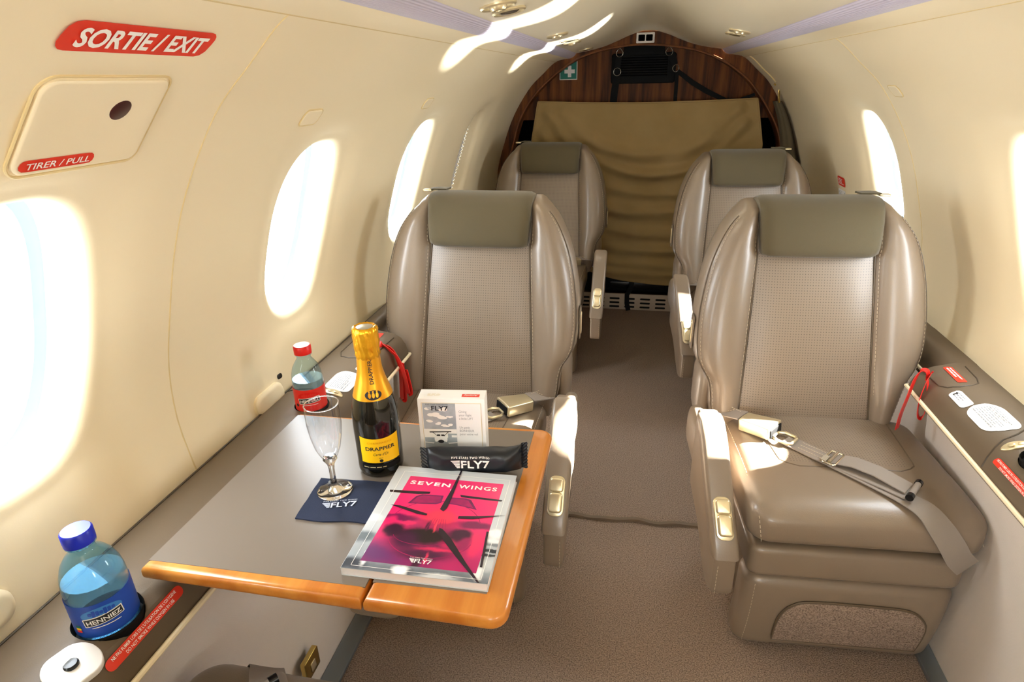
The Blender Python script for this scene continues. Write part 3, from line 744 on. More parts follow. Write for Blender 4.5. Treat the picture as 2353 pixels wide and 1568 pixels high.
for side, y, z, lb in ((-1, 1.045, 1.168, 'cream lens-shaped flush cover above the second left window'), (-1, 1.69, 1.168, 'small cream lens-shaped flush cover above the third left window'), (1, 1.722, 1.178, 'cream lens-shaped flush cover high on the right wall')):
    cap, fnc = wall_thing('hook_cover', side, y, z, [(x*.9+yy*.3, yy*1.0) for x, yy in rrect(.066, .030, .011, 6)], .0025, .002, 'cream', lb, 'cover', 'lens-shaped covers on the walls')
    mb = MB(); mb.tube([fnc(x*.93+yy*.3, yy*1.06, .0012) for x, yy in rrect(.066, .030, .011, 6)], .0012, 6, 0, True); mb.build('cover_joint', 'cream_line', cap)
for y, z, lb in ((1.002, .612, 'cream rounded table latch cover low on the left wall before the red-capped bottle'), (.385, .640, 'cream rounded latch cover on the left wall behind the blue-capped bottle')):
    cv, fnc = wall_thing('latch_cover', -1, y, z, rrect(.098, .046, .020, 7), .010, .008, 'cream', lb, 'cover', 'latch covers low on the left wall')
mb = MB(); fnc = wall_map(-1, 1.058, s_of_z(.638)); mb.slab(rrect(.016, .011, .0045, 5), -.002, .003, .0015, 2, 0, fnc); tag(mb.build('call_button', 'black_gloss'), 'tiny black button on the left wall beside the red-capped bottle', 'button')
mb = MB(); fnc = wall_map(1, 2.52, s_of_z(.846), -1); v, f = strips(rrect(.088, .036, .010), 10); mb.add([fnc(x, y, .002) for x, y in v], f); lines(mb, lambda x, y: fnc(x, y, .0028), 4, .066, .024, 1, 11, .003)
tag(mb.build('placard', ['red_label', 'white_print'], smooth=60), 'small red placard on the right wall beside the rear right window', 'placard')
mb = MB(); fnc = wall_map(1, 2.52, s_of_z(.803), -1); v, f = strips(rrect(.088, .026, .004), 10); mb.add([fnc(x, y, .003) for x, y in v], f); lines(mb, lambda x, y: fnc(x-.012, y, .0038), 3, .05, .016, 1, 12)
mb.add([fnc(x, y, .0038) for x, y in ((.030, -.006), (.040, -.002), (.033, .008))], [(0, 1, 2)], 2)
tag(mb.build('placard', ['white', 'grey_print', 'dark_print'], smooth=60), 'small white placard under the red one on the right wall', 'placard')

# ceiling fittings
def ceil_z(x):
    h = abs(x-XC)
    for i in range(len(DC)-1):
        if DC[i+1].x <= h <= DC[i].x:
            t = (h-DC[i+1].x)/(DC[i].x-DC[i+1].x); p = DC[i+1].lerp(DC[i], t); return ceil_pt(1, 0, p)[2]
    return 1.34
def fitting(x, y, kind, label):
    z = ceil_z(x); slope = (ceil_z(x+.02)-ceil_z(x-.02))/.04
    r = empty('air_vent' if kind == 'vent' else 'reading_light', (x, y, z), label, 'air vent' if kind == 'vent' else 'reading light', 'round fittings in the ceiling')
    r.rotation_euler = (0, -math.atan(slope), 0)
    mb = MB(); mb.lathe([(.034, .002), (.034, -.003), (.031, -.0055), (.028, -.003), (.0275, .004)], 36, cap=False); mb.build('bezel', 'champagne_metal', r)
    mb = MB(); mb.lathe([(.0275, .003), (.0001, .003)], 36, cap=False); mb.build('recess', 'vent_beige', r)
    mb = MB()
    if kind == 'vent':
        mb.lathe([(.016, .003), (.016, -.006), (.013, -.010), (.007, -.010), (.006, -.004), (.0001, -.004)], 28, cap=False); mb.build('nozzle', 'champagne_metal', r)
    else:
        mb.lathe([(.022, .003), (.021, -.003), (.016, -.0055), (.0001, -.007)], 28, cap=False); mb.build('lens', 'steel', r)
for x, y, k, lb in ((-.262, 1.212, 'vent', 'round metal air vent in the ceiling, nearest on the left'), (-.262, 1.31, 'light', 'round reading light just behind the nearest left air vent'),
                    (-.262, 2.06, 'vent', 'metal ceiling air vent in the middle of the left row'), (-.255, 2.36, 'light', 'left ceiling reading light behind the middle air vent'),
                    (-.262, 2.50, 'vent', 'second metal air vent of the farther left cluster'), (-.262, 3.12, 'light', 'farthest left ceiling light beside the bulkhead'),
                    (.292, 2.22, 'vent', 'round metal air vent in the ceiling on the right'), (.296, 2.35, 'light', 'round reading light behind the right ceiling air vent')):
    fitting(x, y, k, lb)

# ------------------------------------------------------------------ bulkhead at the back
YB = 3.30
outer = [(.735, .50), (.753, .6), (.763, .7)]
prof_h = [(p.x, p.y) for p in DP]+[(p.x, p.y) for p in DC]
left_out = [(XC-h*1.02, z) for h, z in prof_h]; right_out = [(XC+h*1.02, z) for h, z in prof_h]
INN = [(-.68, .50), (-.684, .70), (-.672, .83), (-.656, .887), (-.611, 1.034), (-.528, 1.155), (-.409, 1.257), (-.293, 1.321), (-.161, 1.353), (.006, 1.366), (.208, 1.343), (.355, 1.295), (.49, 1.207), (.595, 1.084), (.665, .967), (.697, .85), (.71, .70), (.706, .50)]
inn = [tuple(p) for p in dens(INN, 6)]
out_path = left_out+list(reversed(right_out[:-1]))
def resample(P, n):
    L = [0]
    for i in range(len(P)-1): L.append(L[-1]+math.hypot(P[i+1][0]-P[i][0], P[i+1][1]-P[i][1]))
    out = []; j = 0
    for i in range(n+1):
        d = L[-1]*i/n
        while j < len(L)-2 and L[j+1] < d: j += 1
        t = (d-L[j])/max(L[j+1]-L[j], 1e-9); out.append((P[j][0]+(P[j+1][0]-P[j][0])*t, P[j][1]+(P[j+1][1]-P[j][1])*t))
    return out
NO = 120; A = resample(out_path, NO); B = resample(inn, NO)
mb = MB(); vs = []
for (a, b) in zip(A, B):
    vs += [(a[0], YB, a[1]), (b[0], YB, b[1]), (b[0], YB+.05, b[1]), (b[0]*1.0, YB+.14, b[1])]
mb.add(vs, [(i*4+k, i*4+k+1, i*4+k+5, i*4+k+4) for i in range(NO) for k in range(3)])
# lower side returns to the floor
for sx, x0, x1 in ((-1, -.80, -.60), (1, .62, .82)): mb.add([(x0, YB, -.02), (x1, YB, -.02), (x1, YB, .51), (x0, YB, .51)], [(0, 1, 2, 3)])
tag(mb.build('wall_back', 'walnut', smooth=30), 'dark walnut bulkhead arch framing the rear of the cabin', 'wall', kind='structure')
mb = MB(); mb.tube([(b[0], YB-.002, b[1]) for b in B], .0048, 8); tag(mb.build('trim_7', 'walnut_edge'), 'lighter wooden edge around the bulkhead arch', 'trim', kind='structure')
mb = MB(); mb.add([(-.75, YB+.13, 1.02), (.78, YB+.13, 1.02), (.78, YB+.13, 1.46), (-.75, YB+.13, 1.46)], [(0, 1, 2, 3)])
tag(mb.build('wall_back_panel', 'walnut', smooth=0), 'striped walnut panel recessed inside the bulkhead arch', 'wall', kind='structure')
mb = MB(); mb.add([(-.8, YB+.45, -.02), (.85, YB+.45, -.02), (.85, YB+.45, 1.10), (-.8, YB+.45, 1.10)], [(0, 1, 2, 3)])
mb.add([(-.8, YB+.13, 1.02), (.85, YB+.13, 1.02), (.85, YB+.45, 1.02), (-.8, YB+.45, 1.02)], [(0, 1, 2, 3)])
for x in (-.72, .75): mb.add([(x, YB+.0, -.02), (x, YB+.45, -.02), (x, YB+.45, 1.10), (x, YB+.0, 1.10)], [(0, 1, 2, 3)])
tag(mb.build('wall_back_recess', 'void', smooth=0), 'black baggage recess behind the canvas curtain', 'wall', kind='structure')
# seat-belt sign (two black squares)
sg = empty('cabin_sign', (.006, YB-.002, 1.394), 'small white framed sign with two black squares above the arch', 'sign')
mb = MB(); mb.slab(rrect(.086, .046, .004), 0, .006, .002, 2, 0, lambda x, y, z: (x, -z, y)); mb.build('frame', 'white', sg)
for k in (-1, 1):
    mb = MB(); mb.slab(rrect(.031, .028, .004), .005, .0072, .001, 2, 0, lambda x, y, z: (k*.018+x, -z, y)); mb.build('display', 'void', sg)
# first-aid sign
fa = empty('first_aid_sign', (-.375, YB+.126, 1.262), 'green first aid sign with a white cross, partly cut by the wooden arch', 'sign')
mb = MB(); mb.slab(rrect(.092, .092, .002), 0, .003, .001, 2, 0, lambda x, y, z: (x, -z, y)); mb.build('border', 'white', fa)
mb = MB(); mb.slab(rrect(.084, .084, .001), .003, .0036, .0002, 1, 0, lambda x, y, z: (x, -z, y))
a, b = .009, .027
mb.prism([(a, a), (b, a), (b, -a), (a, -a), (a, -b), (-a, -b), (-a, -a), (-b, -a), (-b, a), (-a, a), (-a, b), (a, b)], .0036, .0042, 1, lambda x, y, z: (x+.006, -z, y-.006))
mb.build('face', ['teal', 'white'], fa, 0)
# black air grille
ag = empty('air_grille', (.004, YB+.128, 1.262), 'black louvred air grille on the walnut panel behind two straps', 'grille')
mb = MB(); pl = rrect(.318, .140, .012); mb.slab(pl, 0, .022, .004, 3, 0, lambda x, y, z: (x, -z, y)); mb.build('housing', 'black', ag)
mb = MB()
for i in range(8): mb.box((0.0, -.026, -.036+.0115*i+.004), (.118, .006, .0012), 0, Matrix.Translation((0, -.026, -.036+.0115*i+.004)) @ Matrix.Rotation(.5, 4, 'X') @ Matrix.Translation((0, .026, .036-.0115*i-.004)))
for k in (-1, 1): mb.box((k*.122, -.027, .006), (.003, .007, .052))
mb.build('louvre', 'black', ag)
mb = MB(); mb.slab(rrect(.2, .05, .006), 0, .04, .004, 2, 0, lambda x, y, z: (x-.0, -z, y+.085)); mb.build('top_box', 'black', ag)
# straps and rings
def ring(mb, c, r, t=.0022, rot=0.0, tri=False):
    pts = []
    for i in range(28):
        a = 2*PI*i/28; x, z = r*math.cos(a), r*math.sin(a)
        if tri: z = z*1.15; x = x*(1-.45*(z/r > 0)*(z/(r*1.15)))
        pts.append((c[0]+x*math.cos(rot), c[1]+x*math.sin(rot), c[2]+z))
    mb.tube(pts, t, 8, 0, True)
YS = YB+.085
st = empty('strap', (-.125, YS, 1.30), 'black strap hanging over the left end of the air grille', 'strap', 'black straps on the bulkhead')
L_ = lambda x, y, z: (x+.125, y-YS, z-1.30)
mb = MB(); mb.ribbon([L_(-.118, YS, 1.325), L_(-.122, YS-.004, 1.29), L_(-.124, YS, 1.26)], (1, 0, 0), .028, .003); mb.ribbon([L_(-.124, YS, 1.238), L_(-.128, YS-.003, 1.20), L_(-.134, YS, 1.15), L_(-.138, YS, 1.09)], (1, 0, 0), [.030, .034, .036, .036], .003); mb.build('webbing', 'black', st)
mb = MB(); ring(mb, L_(-.116, YS-.004, 1.336), .017, tri=True); mb.build('triangle_ring', 'steel', st)
mb = MB(); ring(mb, L_(-.124, YS-.006, 1.248), .018); mb.build('round_ring', 'steel', st)
st = empty('strap', (.165, YS, 1.30), 'black strap at the right end of the air grille with a tail slanting right', 'strap', 'black straps on the bulkhead')
L_ = lambda x, y, z: (x-.165, y-YS, z-1.30)
mb = MB(); mb.ribbon([L_(.130, YS, 1.33), L_(.145, YS-.004, 1.305), L_(.158, YS, 1.275)], (1, 0, .5), [.034, .034, .026], .003)
mb.ribbon([L_(.170, YS, 1.24), L_(.171, YS-.002, 1.18), L_(.172, YS, 1.09)], (1, 0, 0), .018, .003)
mb.ribbon([L_(.172, YS-.006, 1.245), L_(.25, YS-.008, 1.19), L_(.32, YS-.01, 1.15), L_(.41, YS-.04, 1.108), L_(.47, YS-.09, 1.11), L_(.535, YS-.095, 1.135)], [(0.3, 0, 1), (.3, .2, 1), (.4, 0, 1), (.3, -.1, 1), (.2, 0, 1), (.2, 0, 1)], [.02, .024, .024, .02, .018, .014], .003); mb.build('webbing', 'black', st)
mb = MB(); ring(mb, L_(.162, YS-.006, 1.258), .016, rot=.3); mb.build('round_ring', 'steel', st)
mb = MB(); ring(mb, L_(.125, YS-.004, 1.336), .017, tri=True); mb.build('triangle_ring', 'steel', st)
# canvas curtain
def canvas_f(u, v):
    zt = 1.118-.012*math.sin(PI*u)-.0*(u); hw0 = .528; hw = hw0+.055*min(1, v/.24)-.06*max(0, v-.24)
    xc = .018+.028*v
    x = xc+(2*u-1)*hw*(1-.10*v)
    zb = .19-.035*u+.10*abs(2*u-1.15)**2
    z = zt+(zb-zt)*v
    y = 0
    for (zc, xm, k, w, amp) in ((.86, .05, .75, .028, .013), (.76, .08, .85, .022, .016), (.66, .10, .55, .020, .010), (.56, .06, .62, .025, .016), (.45, .12, .5, .024, .018), (.36, .1, .4, .022, .018), (.28, .1, .35, .02, .018), (.23, .1, .3, .02, .016)):
        zz = zc+k*(x-xm)**2; fade = math.exp(-((x-xm)/.42)**4)
        y -= (1.9 if zc > .5 else 1.1)*amp*math.exp(-((z-zz)/(1.25*w))**2)*fade*(1+.35*math.sin(9*x+17*zc))
    for (x0, z0, dx, dz, w, amp) in ((.50, 1.10, -.75, -.66, .030, .014), (.52, 1.03, -.62, -.78, .026, .014), (-.48, 1.09, .6, -.8, .028, .012), (-.50, 1.00, .45, -.9, .026, .012), (-.42, 1.09, .75, -.66, .03, .010)):
        px, pz = x-x0, z-z0; al = px*dx+pz*dz; pe = px*dz-pz*dx
        if al > 0: y -= 2.2*amp*math.exp(-(pe/w)**2)*math.exp(-al/.26)*min(1, al/.04)
    y += .02*math.sin(PI*u)*math.sin(PI*min(v, .9))
    return (x, YB-.034+y+.006*math.sin(22*u+3*v), z)
mb = MB(); mb.grid(canvas_f, 160, 160)
cur = mb.build('canvas_curtain', 'canvas'); tag(cur, 'sagging tan canvas curtain hung across the bulkhead opening', 'curtain')
md = cur.modifiers.new('solid', 'SOLIDIFY'); md.thickness = .002
mb = MB(); mb.tube([(lambda p: (p[0], p[1]-.002, p[2]-.001))(canvas_f(i/60, 0)) for i in range(61)], .004, 8); mb.tube([(lambda p: (p[0], p[1]-.001, p[2]))(canvas_f(0, i/60)) for i in range(60)], .0035, 6); mb.tube([(lambda p: (p[0], p[1]-.001, p[2]))(canvas_f(1, i/60)) for i in range(60)], .0035, 6); mb.build('hem', 'canvas', cur)
# gathered side curtain
sc_root = empty('side_curtain', (.64, 3.18, 1.10), 'dark olive curtain gathered and hooked beside the right end of the bulkhead', 'curtain')
mb = MB(); loops = []
for i in range(15):
    t = i/14; z = 1.105-.42*t; h = None
    for j in range(len(DP)-1):
        if DP[j].y <= z <= DP[j+1].y: h = DP[j].x+(DP[j+1].x-DP[j].x)*(z-DP[j].y)/(DP[j+1].y-DP[j].y)
    xw = XC+h-.006; w = .040+.055*t; d = .05+.09*t; l = []
    for k in range(24):
        a = 2*PI*k/24; rr = 1+.12*math.sin(5*a+2*t)
        l.append((xw-w*.5+w*.5*math.cos(a)*rr*.95-.64, .03+d*.5*math.sin(a)*rr, z-1.10))
    loops.append(l)
mb.loft(loops); mb.build('cloth', 'olive_dark', sc_root, 60)
mb = MB(); mb.tube([(-.045, -.01, .075), (-.036, -.012, .088), (-.024, -.012, .086), (-.018, -.012, .070), (-.022, -.01, .050), (-.018, -.005, .02), (-.012, 0, 0)], .005, 8); tag(mb.build('hook', 'brass', sc_root), 'brass hook')
# low grille, black bag and strap under the curtain
gr = empty('floor_grille', (.04, YB+.02, 0), 'beige slotted vent grille at floor level below the canvas curtain', 'grille')
mb = MB(); mb.slab([(-.30, 0.0), (.36, 0.0), (.36, .072), (.33, .094), (-.27, .094), (-.30, .072)], 0, .012, .002, 2, 0, lambda x, y, z: (x-.04, -z, y+.002)); mb.build('plate', 'vent_beige', gr)
for r in range(3):
    for c in range(7):
        mb = MB(); mb.slab(rrect(.056, .011, .005), .0115, .0128, .0005, 1, 0, lambda x, y, z: (-.29+.085*c+x, -z, .020+.024*r+y)); mb.build('slot', 'black', gr, 0)
bag = empty('equipment_case', (.04, YB+.03, .097), 'black equipment case behind the floor grille, under the curtain hem', 'case')
mb = MB(); mb.rbox((0, .16, .072), (.36, .14, .072), .012, (4, 4, 2)); mb.build('shell', 'black', bag)
mb = MB(); mb.slab(rrect(.30, .035, .004), 0, .004, .001, 2, 0, lambda x, y, z: (x, .02-z, .04+y)); mb.build('label_panel', 'black_gloss', bag)
mb = MB(); mb.ribbon([(.005, YB-.0, .27), (.015, YB-.012, .20), (.008, YB-.02, .145), (-.012, YB-.018, .10), (-.01, YB-.02, .05), (.0, YB-.03, .012)], (1, 0, 0), .026, .003); tag(mb.build('strap', 'black'), 'loose black strap hanging over the floor grille', 'strap')

# front of the cabin, behind the camera: partition with an opening added for frontal daylight
mb = MB(); fy = Y0
for (x0, x1, z0, z1) in ((-.8, -.36, -.02, 1.5), (.40, .86, -.02, 1.5), (-.36, .40, 1.28, 1.5), (-.36, .40, -.02, .94)):
    mb.add([(x0, fy, z0), (x1, fy, z0), (x1, fy, z1), (x0, fy, z1)], [(0, 1, 2, 3)])
tag(mb.build('wall_front', 'cream', smooth=0), 'cream partition behind the viewer with an opening added for frontal daylight', 'wall', kind='structure')

# ------------------------------------------------------------------ seats
def plane(z): return .27*(z-.45)
OUT_L = [(.40, -.205), (.46, -.221), (.50, -.225), (.53, -.233), (.555, -.250), (.585, -.262), (.65, -.266), (.72, -.260), (.80, -.243), (.86, -.219), (.90, -.194), (.925, -.168), (.94, -.142)]
OUT_R = [(.40, .186), (.424, .198), (.46, .209), (.50, .221), (.54, .236), (.565, .250), (.60, .262), (.65, .266), (.72, .262), (.80, .248), (.86, .226), (.90, .197), (.925, .170), (.94, .142)]
def interp(T, z):
    if z <= T[0][0]: return T[0][1]
    for i in range(len(T)-1):
        if T[i][0] <= z <= T[i+1][0]:
            a, b = T[i], T[i+1]; m0 = (T[min(i+1, len(T)-1)][1]-T[max(i-1, 0)][1])/(T[min(i+1, len(T)-1)][0]-T[max(i-1, 0)][0]); m1 = (T[min(i+2, len(T)-1)][1]-T[i][1])/(T[min(i+2, len(T)-1)][0]-T[i][0])
            h = b[0]-a[0]; t = (z-a[0])/h
            return (2*t**3-3*t**2+1)*a[1]+(t**3-2*t**2+t)*h*m0+(-2*t**3+3*t**2)*b[1]+(t**3-t**2)*h*m1
    return T[-1][1]
SW = lambda z: .131+.022*(.83-z)/.41 if z < .83 else .134   # half width of centre panel
BOL = [(0, .006), (.04, -.004), (.14, -.016), (.30, -.026), (.5, -.030), (.68, -.026), (.82, -.015), (.93, .002), (.985, .020), (1.0, .038), (1.0, .060), (.97, .085), (.86, .104), (.6, .112), (0, .114)]
BZ = .905
def back_loop(z, shrink=0.0, zz=None):
    L, R = interp(OUT_L, z), interp(OUT_R, z); zz = z if zz is None else zz; w = SW(z); pts = []
    k_ = lambda e: min(1.0, max(0.15, (abs(e)-w)/.07))
    bot = min(1.0, max(.3, (z-.39)/.05))
    for side, e in ((-1, L), (1, R)):
        seq = []
        wc = min(w, abs(e)-.003)
        for t, dv in BOL:
            u = side*(wc+(abs(e)-wc)*t)
            v = dv*(k_(e)*bot if dv < .006 else 1.0)
            v = v+(.057-v)*shrink; u = u*(1-.12*shrink)
            seq.append((u, plane(zz)+v, zz))
        pts.append(seq)
    return list(reversed(pts[0]))+pts[1]
def rloc(X, Y):   # world point -> local frame of the front right seat
    c, s_ = math.cos(-math.radians(4)), math.sin(-math.radians(4)); x, y = X-.434, Y-1.4
    return c*x-s_*y, s_*x+c*y
def cushion_top(u, v):
    a = (u-.028)/.222; b = (v+.17)/.19
    return .447+.006*(1-a*a)*(1-b*b)-.012*max(0, -(v+.20)/.16)**2
def make_seat(g, name, label, loc, rz, group):
    wo = 1.0 if g > 0 else .86
    F = lambda p: (p[0]*g, p[1], p[2])
    Fo = lambda p: (p[0]*g*(wo if p[0] > 0 else 1), p[1], p[2])
    root = empty(name, loc, label, 'seat', group, rz)
    def fin(mb, nm, m, parent=root, smooth=40, uv=None, lab=None):
        ff = Fo if nm in ('cushion', 'cushion_panel', 'seam', 'seat_pan', 'leg_rest', 'carpet_insert', 'binding', 'pedestal') or parent is not root and parent.name.startswith(('cushion', 'leg_rest')) else F
        mb.v = [ff(p) for p in mb.v]
        o = mb.build(nm, m, parent, smooth, uv)
        if lab: o['label'] = lab
        return o
    # backrest with bolsters
    mb = MB(); zs = [.40+.525*i/44 for i in range(45)]; zs = sorted(set(zs+[.525, .535, .545, .555, .565, .575]))
    loops = [back_loop(zs[0], 1.0, .395), back_loop(zs[0], .55, .396)]+[back_loop(z) for z in zs]
    loops += [back_loop(.925, .25, .934), back_loop(.925, .6, .941), back_loop(.925, .9, .944)]
    mb.loft(loops); back = fin(mb, 'backrest', 'leather', smooth=60)
    # perforated centre
    mb = MB()
    def cp(u, v):
        z = .408+.43*v; w = SW(z)-.002; x = (2*u-1)*w
        return (x, plane(z)+.004-.012*(1-(2*u-1)**4)*(1-.6*abs(2*v-1)**3)-.004*math.sin(PI*v), z)
    mb.grid(cp, 20, 30); fin(mb, 'back_panel', 'leather_perf', uv=lambda c: (c.x, c.z), lab='perforated leather centre panel')
    mb = MB()
    for sgn in (-1, 1):
        mb = MB(); mb.tube([(sgn*(SW(z)+.0005), plane(z)+.0015, z) for z in zs if z < .90], .0019, 6, 0); fin(mb, 'piping', 'piping')
    for sgn in (-1, 1):
        mb = MB(); mb.stitch([(sgn*(SW(z)+.0065), plane(z)-.0085, z) for z in zs if .42 < z < .90]); fin(mb, 'stitching', 'stitch')
        T = OUT_L if sgn < 0 else OUT_R
        pp = []
        for z in zs:
            if .42 < z < .922:
                e = abs(interp(T, z)); w = SW(z); t = .90; pp.append((sgn*(w+(e-w)*t), plane(z)-.0065*min(1, (e-w)/.07), z))
        mb = MB(); mb.stitch(pp); fin(mb, 'stitching', 'stitch')
    mb = MB()
    for sgn, T in ((-1, OUT_L), (1, OUT_R)):
        mb = MB(); mb.tube([(sgn*(SW(z)+(abs(interp(T, z))-SW(z))*.955), plane(z)+.0045, z) for z in zs if .42 < z < .92], .0013, 6); fin(mb, 'edge_piping', 'piping')
    # headrest cushion wrapped over the top
    mb = MB(); pr = [(.006, .829), (-.018, .826), (-.033, .832), (-.041, .846), (-.043, .875), (-.040, .905), (-.032, .930), (-.018, .947), (.002, .955), (.03, .957), (.06, .952), (.08, .942), (.088, .92), (.086, .89), (.075, .885), (.03, .90), (.012, .88)]
    loops = []; cz, cv = .89, .01
    for i in range(21):
        t = -1+2*i/20; e = (1-abs(t)**10); sc_ = .72+.28*e**.5 if abs(t) < 1 else .72
        l = []
        for v, z in pr:
            tz = (z-.826)/.13; w = .128+.010*tz
            bulge = -.004*(1-t*t)
            l.append((t*w, plane(z)+cv+(v-cv)*sc_+(bulge if v < 0 else 0), cz+(z-cz)*(.93+.07*e**.5)))
        loops.append(l)
    mb.loft(loops); hr = fin(mb, 'headrest', 'olive', smooth=60, lab='olive fabric headrest cushion')
    mb = MB(); mb.ribbon([(.10, plane(.95)+.05, .957), (.135, plane(.95)+.055, .957), (.150, plane(.95)+.06, .955), (.166, plane(.95)+.062, .950)], [(0, 1, 0)]*4, [.03, .03, .026, .02], .004); fin(mb, 'strap', 'olive', hr)
    mb = MB(); mb.rbox((.158, plane(.95)+.05, .953), (.012, .010, .003), .002, (2, 2, 1), 2); fin(mb, 'clip', 'champagne_metal', hr, lab='small metal clip')
    # rear housing low on the backrest, control recess on the aisle side
    mb = MB(); mb.rbox((-.225, .10, .47), (.022, .062, .085), (.020, .05, .05), (2, 3, 3), 4); fin(mb, 'recline_housing', 'leather')
    mb = MB(); mb.slab(rrect(.036, .09, .012, 5), 0, .006, .002, 2, 0, lambda x, y, z: (-.2655-z*.6, plane(.62)+.045+x, .63+y)); sh = fin(mb, 'side_handle', 'leather_dark')
    mb = MB(); mb.slab(rrect(.016, .062, .007, 5), .004, .010, .002, 2, 0, lambda x, y, z: (-.2655-z*.6, plane(.62)+.043+x, .63+y)); fin(mb, 'grip', 'champagne_metal', sh)
    # cushion
    def cf(x, y, z):
        if z > .40:
            k = (z-.40)/.047; z = z+(cushion_top(x, y)-.447)*k
        if y < -.2: y -= .010*math.sin(PI*min(1, max(0, (z-.335)/.11)))
        if z < .36 and y < -.3: y += (.36-z)*.4
        return (x, y, z)
    mb = MB(); mb.rbox((.028, -.165, .3915), (.222, .19, .0555), (.045, .050, .036), (14, 14, 3), 6, 0, cf); cu = fin(mb, 'cushion', 'leather', smooth=70)
    mb = MB()
    def ci(a, b):
        v = -.005-.215*b; w = .155-.02*b; r = min(1, (1-b)/.12+.0); w2 = w*(1-.25*(1-min(1, r))**2)
        u = .03+(2*a-1)*w2; return (u, v, cushion_top(u, v)+.0014-.003*max(abs(2*a-1)**8, b**10))
    mb.grid(ci, 20, 20); fin(mb, 'cushion_panel', 'leather_perf', cu, uv=lambda c: (c.x, c.y), lab='perforated leather seat panel')
    mb = MB(); path = [ci(0, i/20) for i in range(21)]+[ci(i/20, 1) for i in range(1, 20)]+[ci(1, 1-i/20) for i in range(21)]
    mb.tube([(p[0], p[1], p[2]+.0012) for p in path], .0016, 6); fin(mb, 'seam', 'piping', cu)
    mb = MB(); mb.stitch([(-.183+.006*math.sin(i/16*PI/2)-.004, -.02-.30*i/16, cushion_top(-.17, -.02-.3*i/16)-.0085-.018*(i/16)**6) for i in range(17)]+[(-.180, -.352, .415), (-.178, -.366, .39), (-.174, -.369, .366)]); fin(mb, 'stitching', 'stitch', cu)
    mb = MB(); mb.stitch([(.243, -.30-.01*i, .428-.012*i) for i in range(6)])
    fin(mb, 'stitching', 'stitch', cu)
    # pan, leg rest, pedestal
    mb = MB(); mb.rbox((.028, -.176, .289), (.209, .166, .0405), (.03, .02, .016), (8, 6, 2), 4); fin(mb, 'seat_pan', 'leather')
    def lf(x, y, z):
        return (x, y+.03*(1-z/.25)-.010*math.sin(PI*min(1, z/.25)), z)
    mb = MB(); mb.rbox((.036, -.282, .1195), (.212, .045, .1175), (.04, .03, .03), (10, 4, 8), 5, 0, lf); lg = fin(mb, 'leg_rest', 'leather')
    def lfront(x, z): p = lf(x, -.327, z); return p
    ins = []
    for x, z in [(-.135, .045), (-.137, .10), (-.130, .140), (-.11, .168), (-.07, .180), (.06, .180), (.12, .175), (.15, .155), (.166, .120), (.166, .045)]: ins.append((x+.04, z))
    ins = [tuple(p) for p in dens(ins, 3)]
    mb = MB(); mb.slab(ins, -.004, .006, .003, 2, 0, lambda x, y, z: (lfront(x, y)[0], lfront(x, y)[1]-z, y)); ci_ = fin(mb, 'carpet_insert', 'carpet', lg, lab='carpeted kick panel')
    mb = MB(); mb.tube([(x, lfront(x, z)[1]-.003, z) for x, z in ins], .003, 6, 0, True); fin(mb, 'binding', 'piping', ci_)
    mb = MB(); mb.stitch([(-.155, lfront(0, z)[1]-.001+.004, z) for z in [.02+.2*i/12 for i in range(13)]]); fin(mb, 'stitching', 'stitch', lg)
    mb = MB(); mb.rbox((.03, -.09, .128), (.17, .15, .126), .02, (2, 2, 2), 3); fin(mb, 'pedestal', 'leather_dark')
    # armrest on the aisle side, leaning a little inboard towards its foot
    ln = .16 if g > 0 else .02
    A_ = lambda z, x, y: (z+ln*(-.18-min(x, -.18)), x, y)
    ar = [(-.165, .545), (-.195, .535), (-.225, .505), (-.262, .450), (-.298, .395), (-.328, .352), (-.347, .322), (-.357, .298), (-.358, .225), (-.350, .210), (-.318, .206), (-.285, .235), (-.235, .30), (-.185, .34), (-.155, .36), (-.150, .42), (-.150, .53)]
    ar = [tuple(p) for p in dens(ar+[ar[0]], 3)][:-1]
    mb = MB(); mb.slab(ar, -.282, -.238, .007, 3, 0, lambda x, y, z: A_(z, x, y)); arm = fin(mb, 'armrest', 'leather')
    pad = [(-.178, .549), (-.20, .541), (-.230, .510), (-.267, .455), (-.303, .400), (-.333, .357), (-.352, .326), (-.361, .305), (-.345, .298), (-.32, .32), (-.28, .38), (-.24, .44), (-.21, .488), (-.185, .515)]
    mb = MB(); mb.slab(pad, -.288, -.233, .009, 3, 0, lambda x, y, z: A_(z, x, y)); fin(mb, 'armrest_pad', 'leather', arm)
    mb = MB(); mb.rbox((-.262, -.10, .44), (.020, .075, .055), (.014, .03, .04), (2, 3, 3), 4); fin(mb, 'armrest_support', 'leather', arm)
    # latch unit on the pad slope: axes along the slope
    p0 = Vector((-.261, -.318, .378)); dn = Vector((0, -.565, -.825)).normalized(); nr = Vector((0, -.825, .565)).normalized()
    def lt(x, y, z): q = p0+Vector((1, 0, 0))*x+dn*(-y)+nr*z; return A_(q.x, q.y, q.z)
    mb = MB(); mb.slab(rrect(.036, .088, .014, 6), -.012, .0035, .002, 2, 0, lt); cu_ = fin(mb, 'control_unit', 'champagne_metal', arm, lab='champagne-coloured armrest release')
    mb = MB(); mb.slab(rrect(.030, .030, .006, 4, 0, .024), .002, .010, .004, 3, 0, lt); fin(mb, 'button', 'champagne_metal', cu_)
    mb = MB(); mb.slab(rrect(.030, .044, .008, 4, 0, -.014), .002, .012, .005, 3, 0, lt); fin(mb, 'lever', 'champagne_metal', cu_)
    mb = MB(); mb.stitch([A_(-.2475-.028, -.3595, z) for z in [.215+.08*i/8 for i in range(9)]]); fin(mb, 'stitching', 'stitch', arm)
    # seat belt
    be = MB(); T = lambda u, v, o=.0: (u, v, cushion_top(u, v)+o)
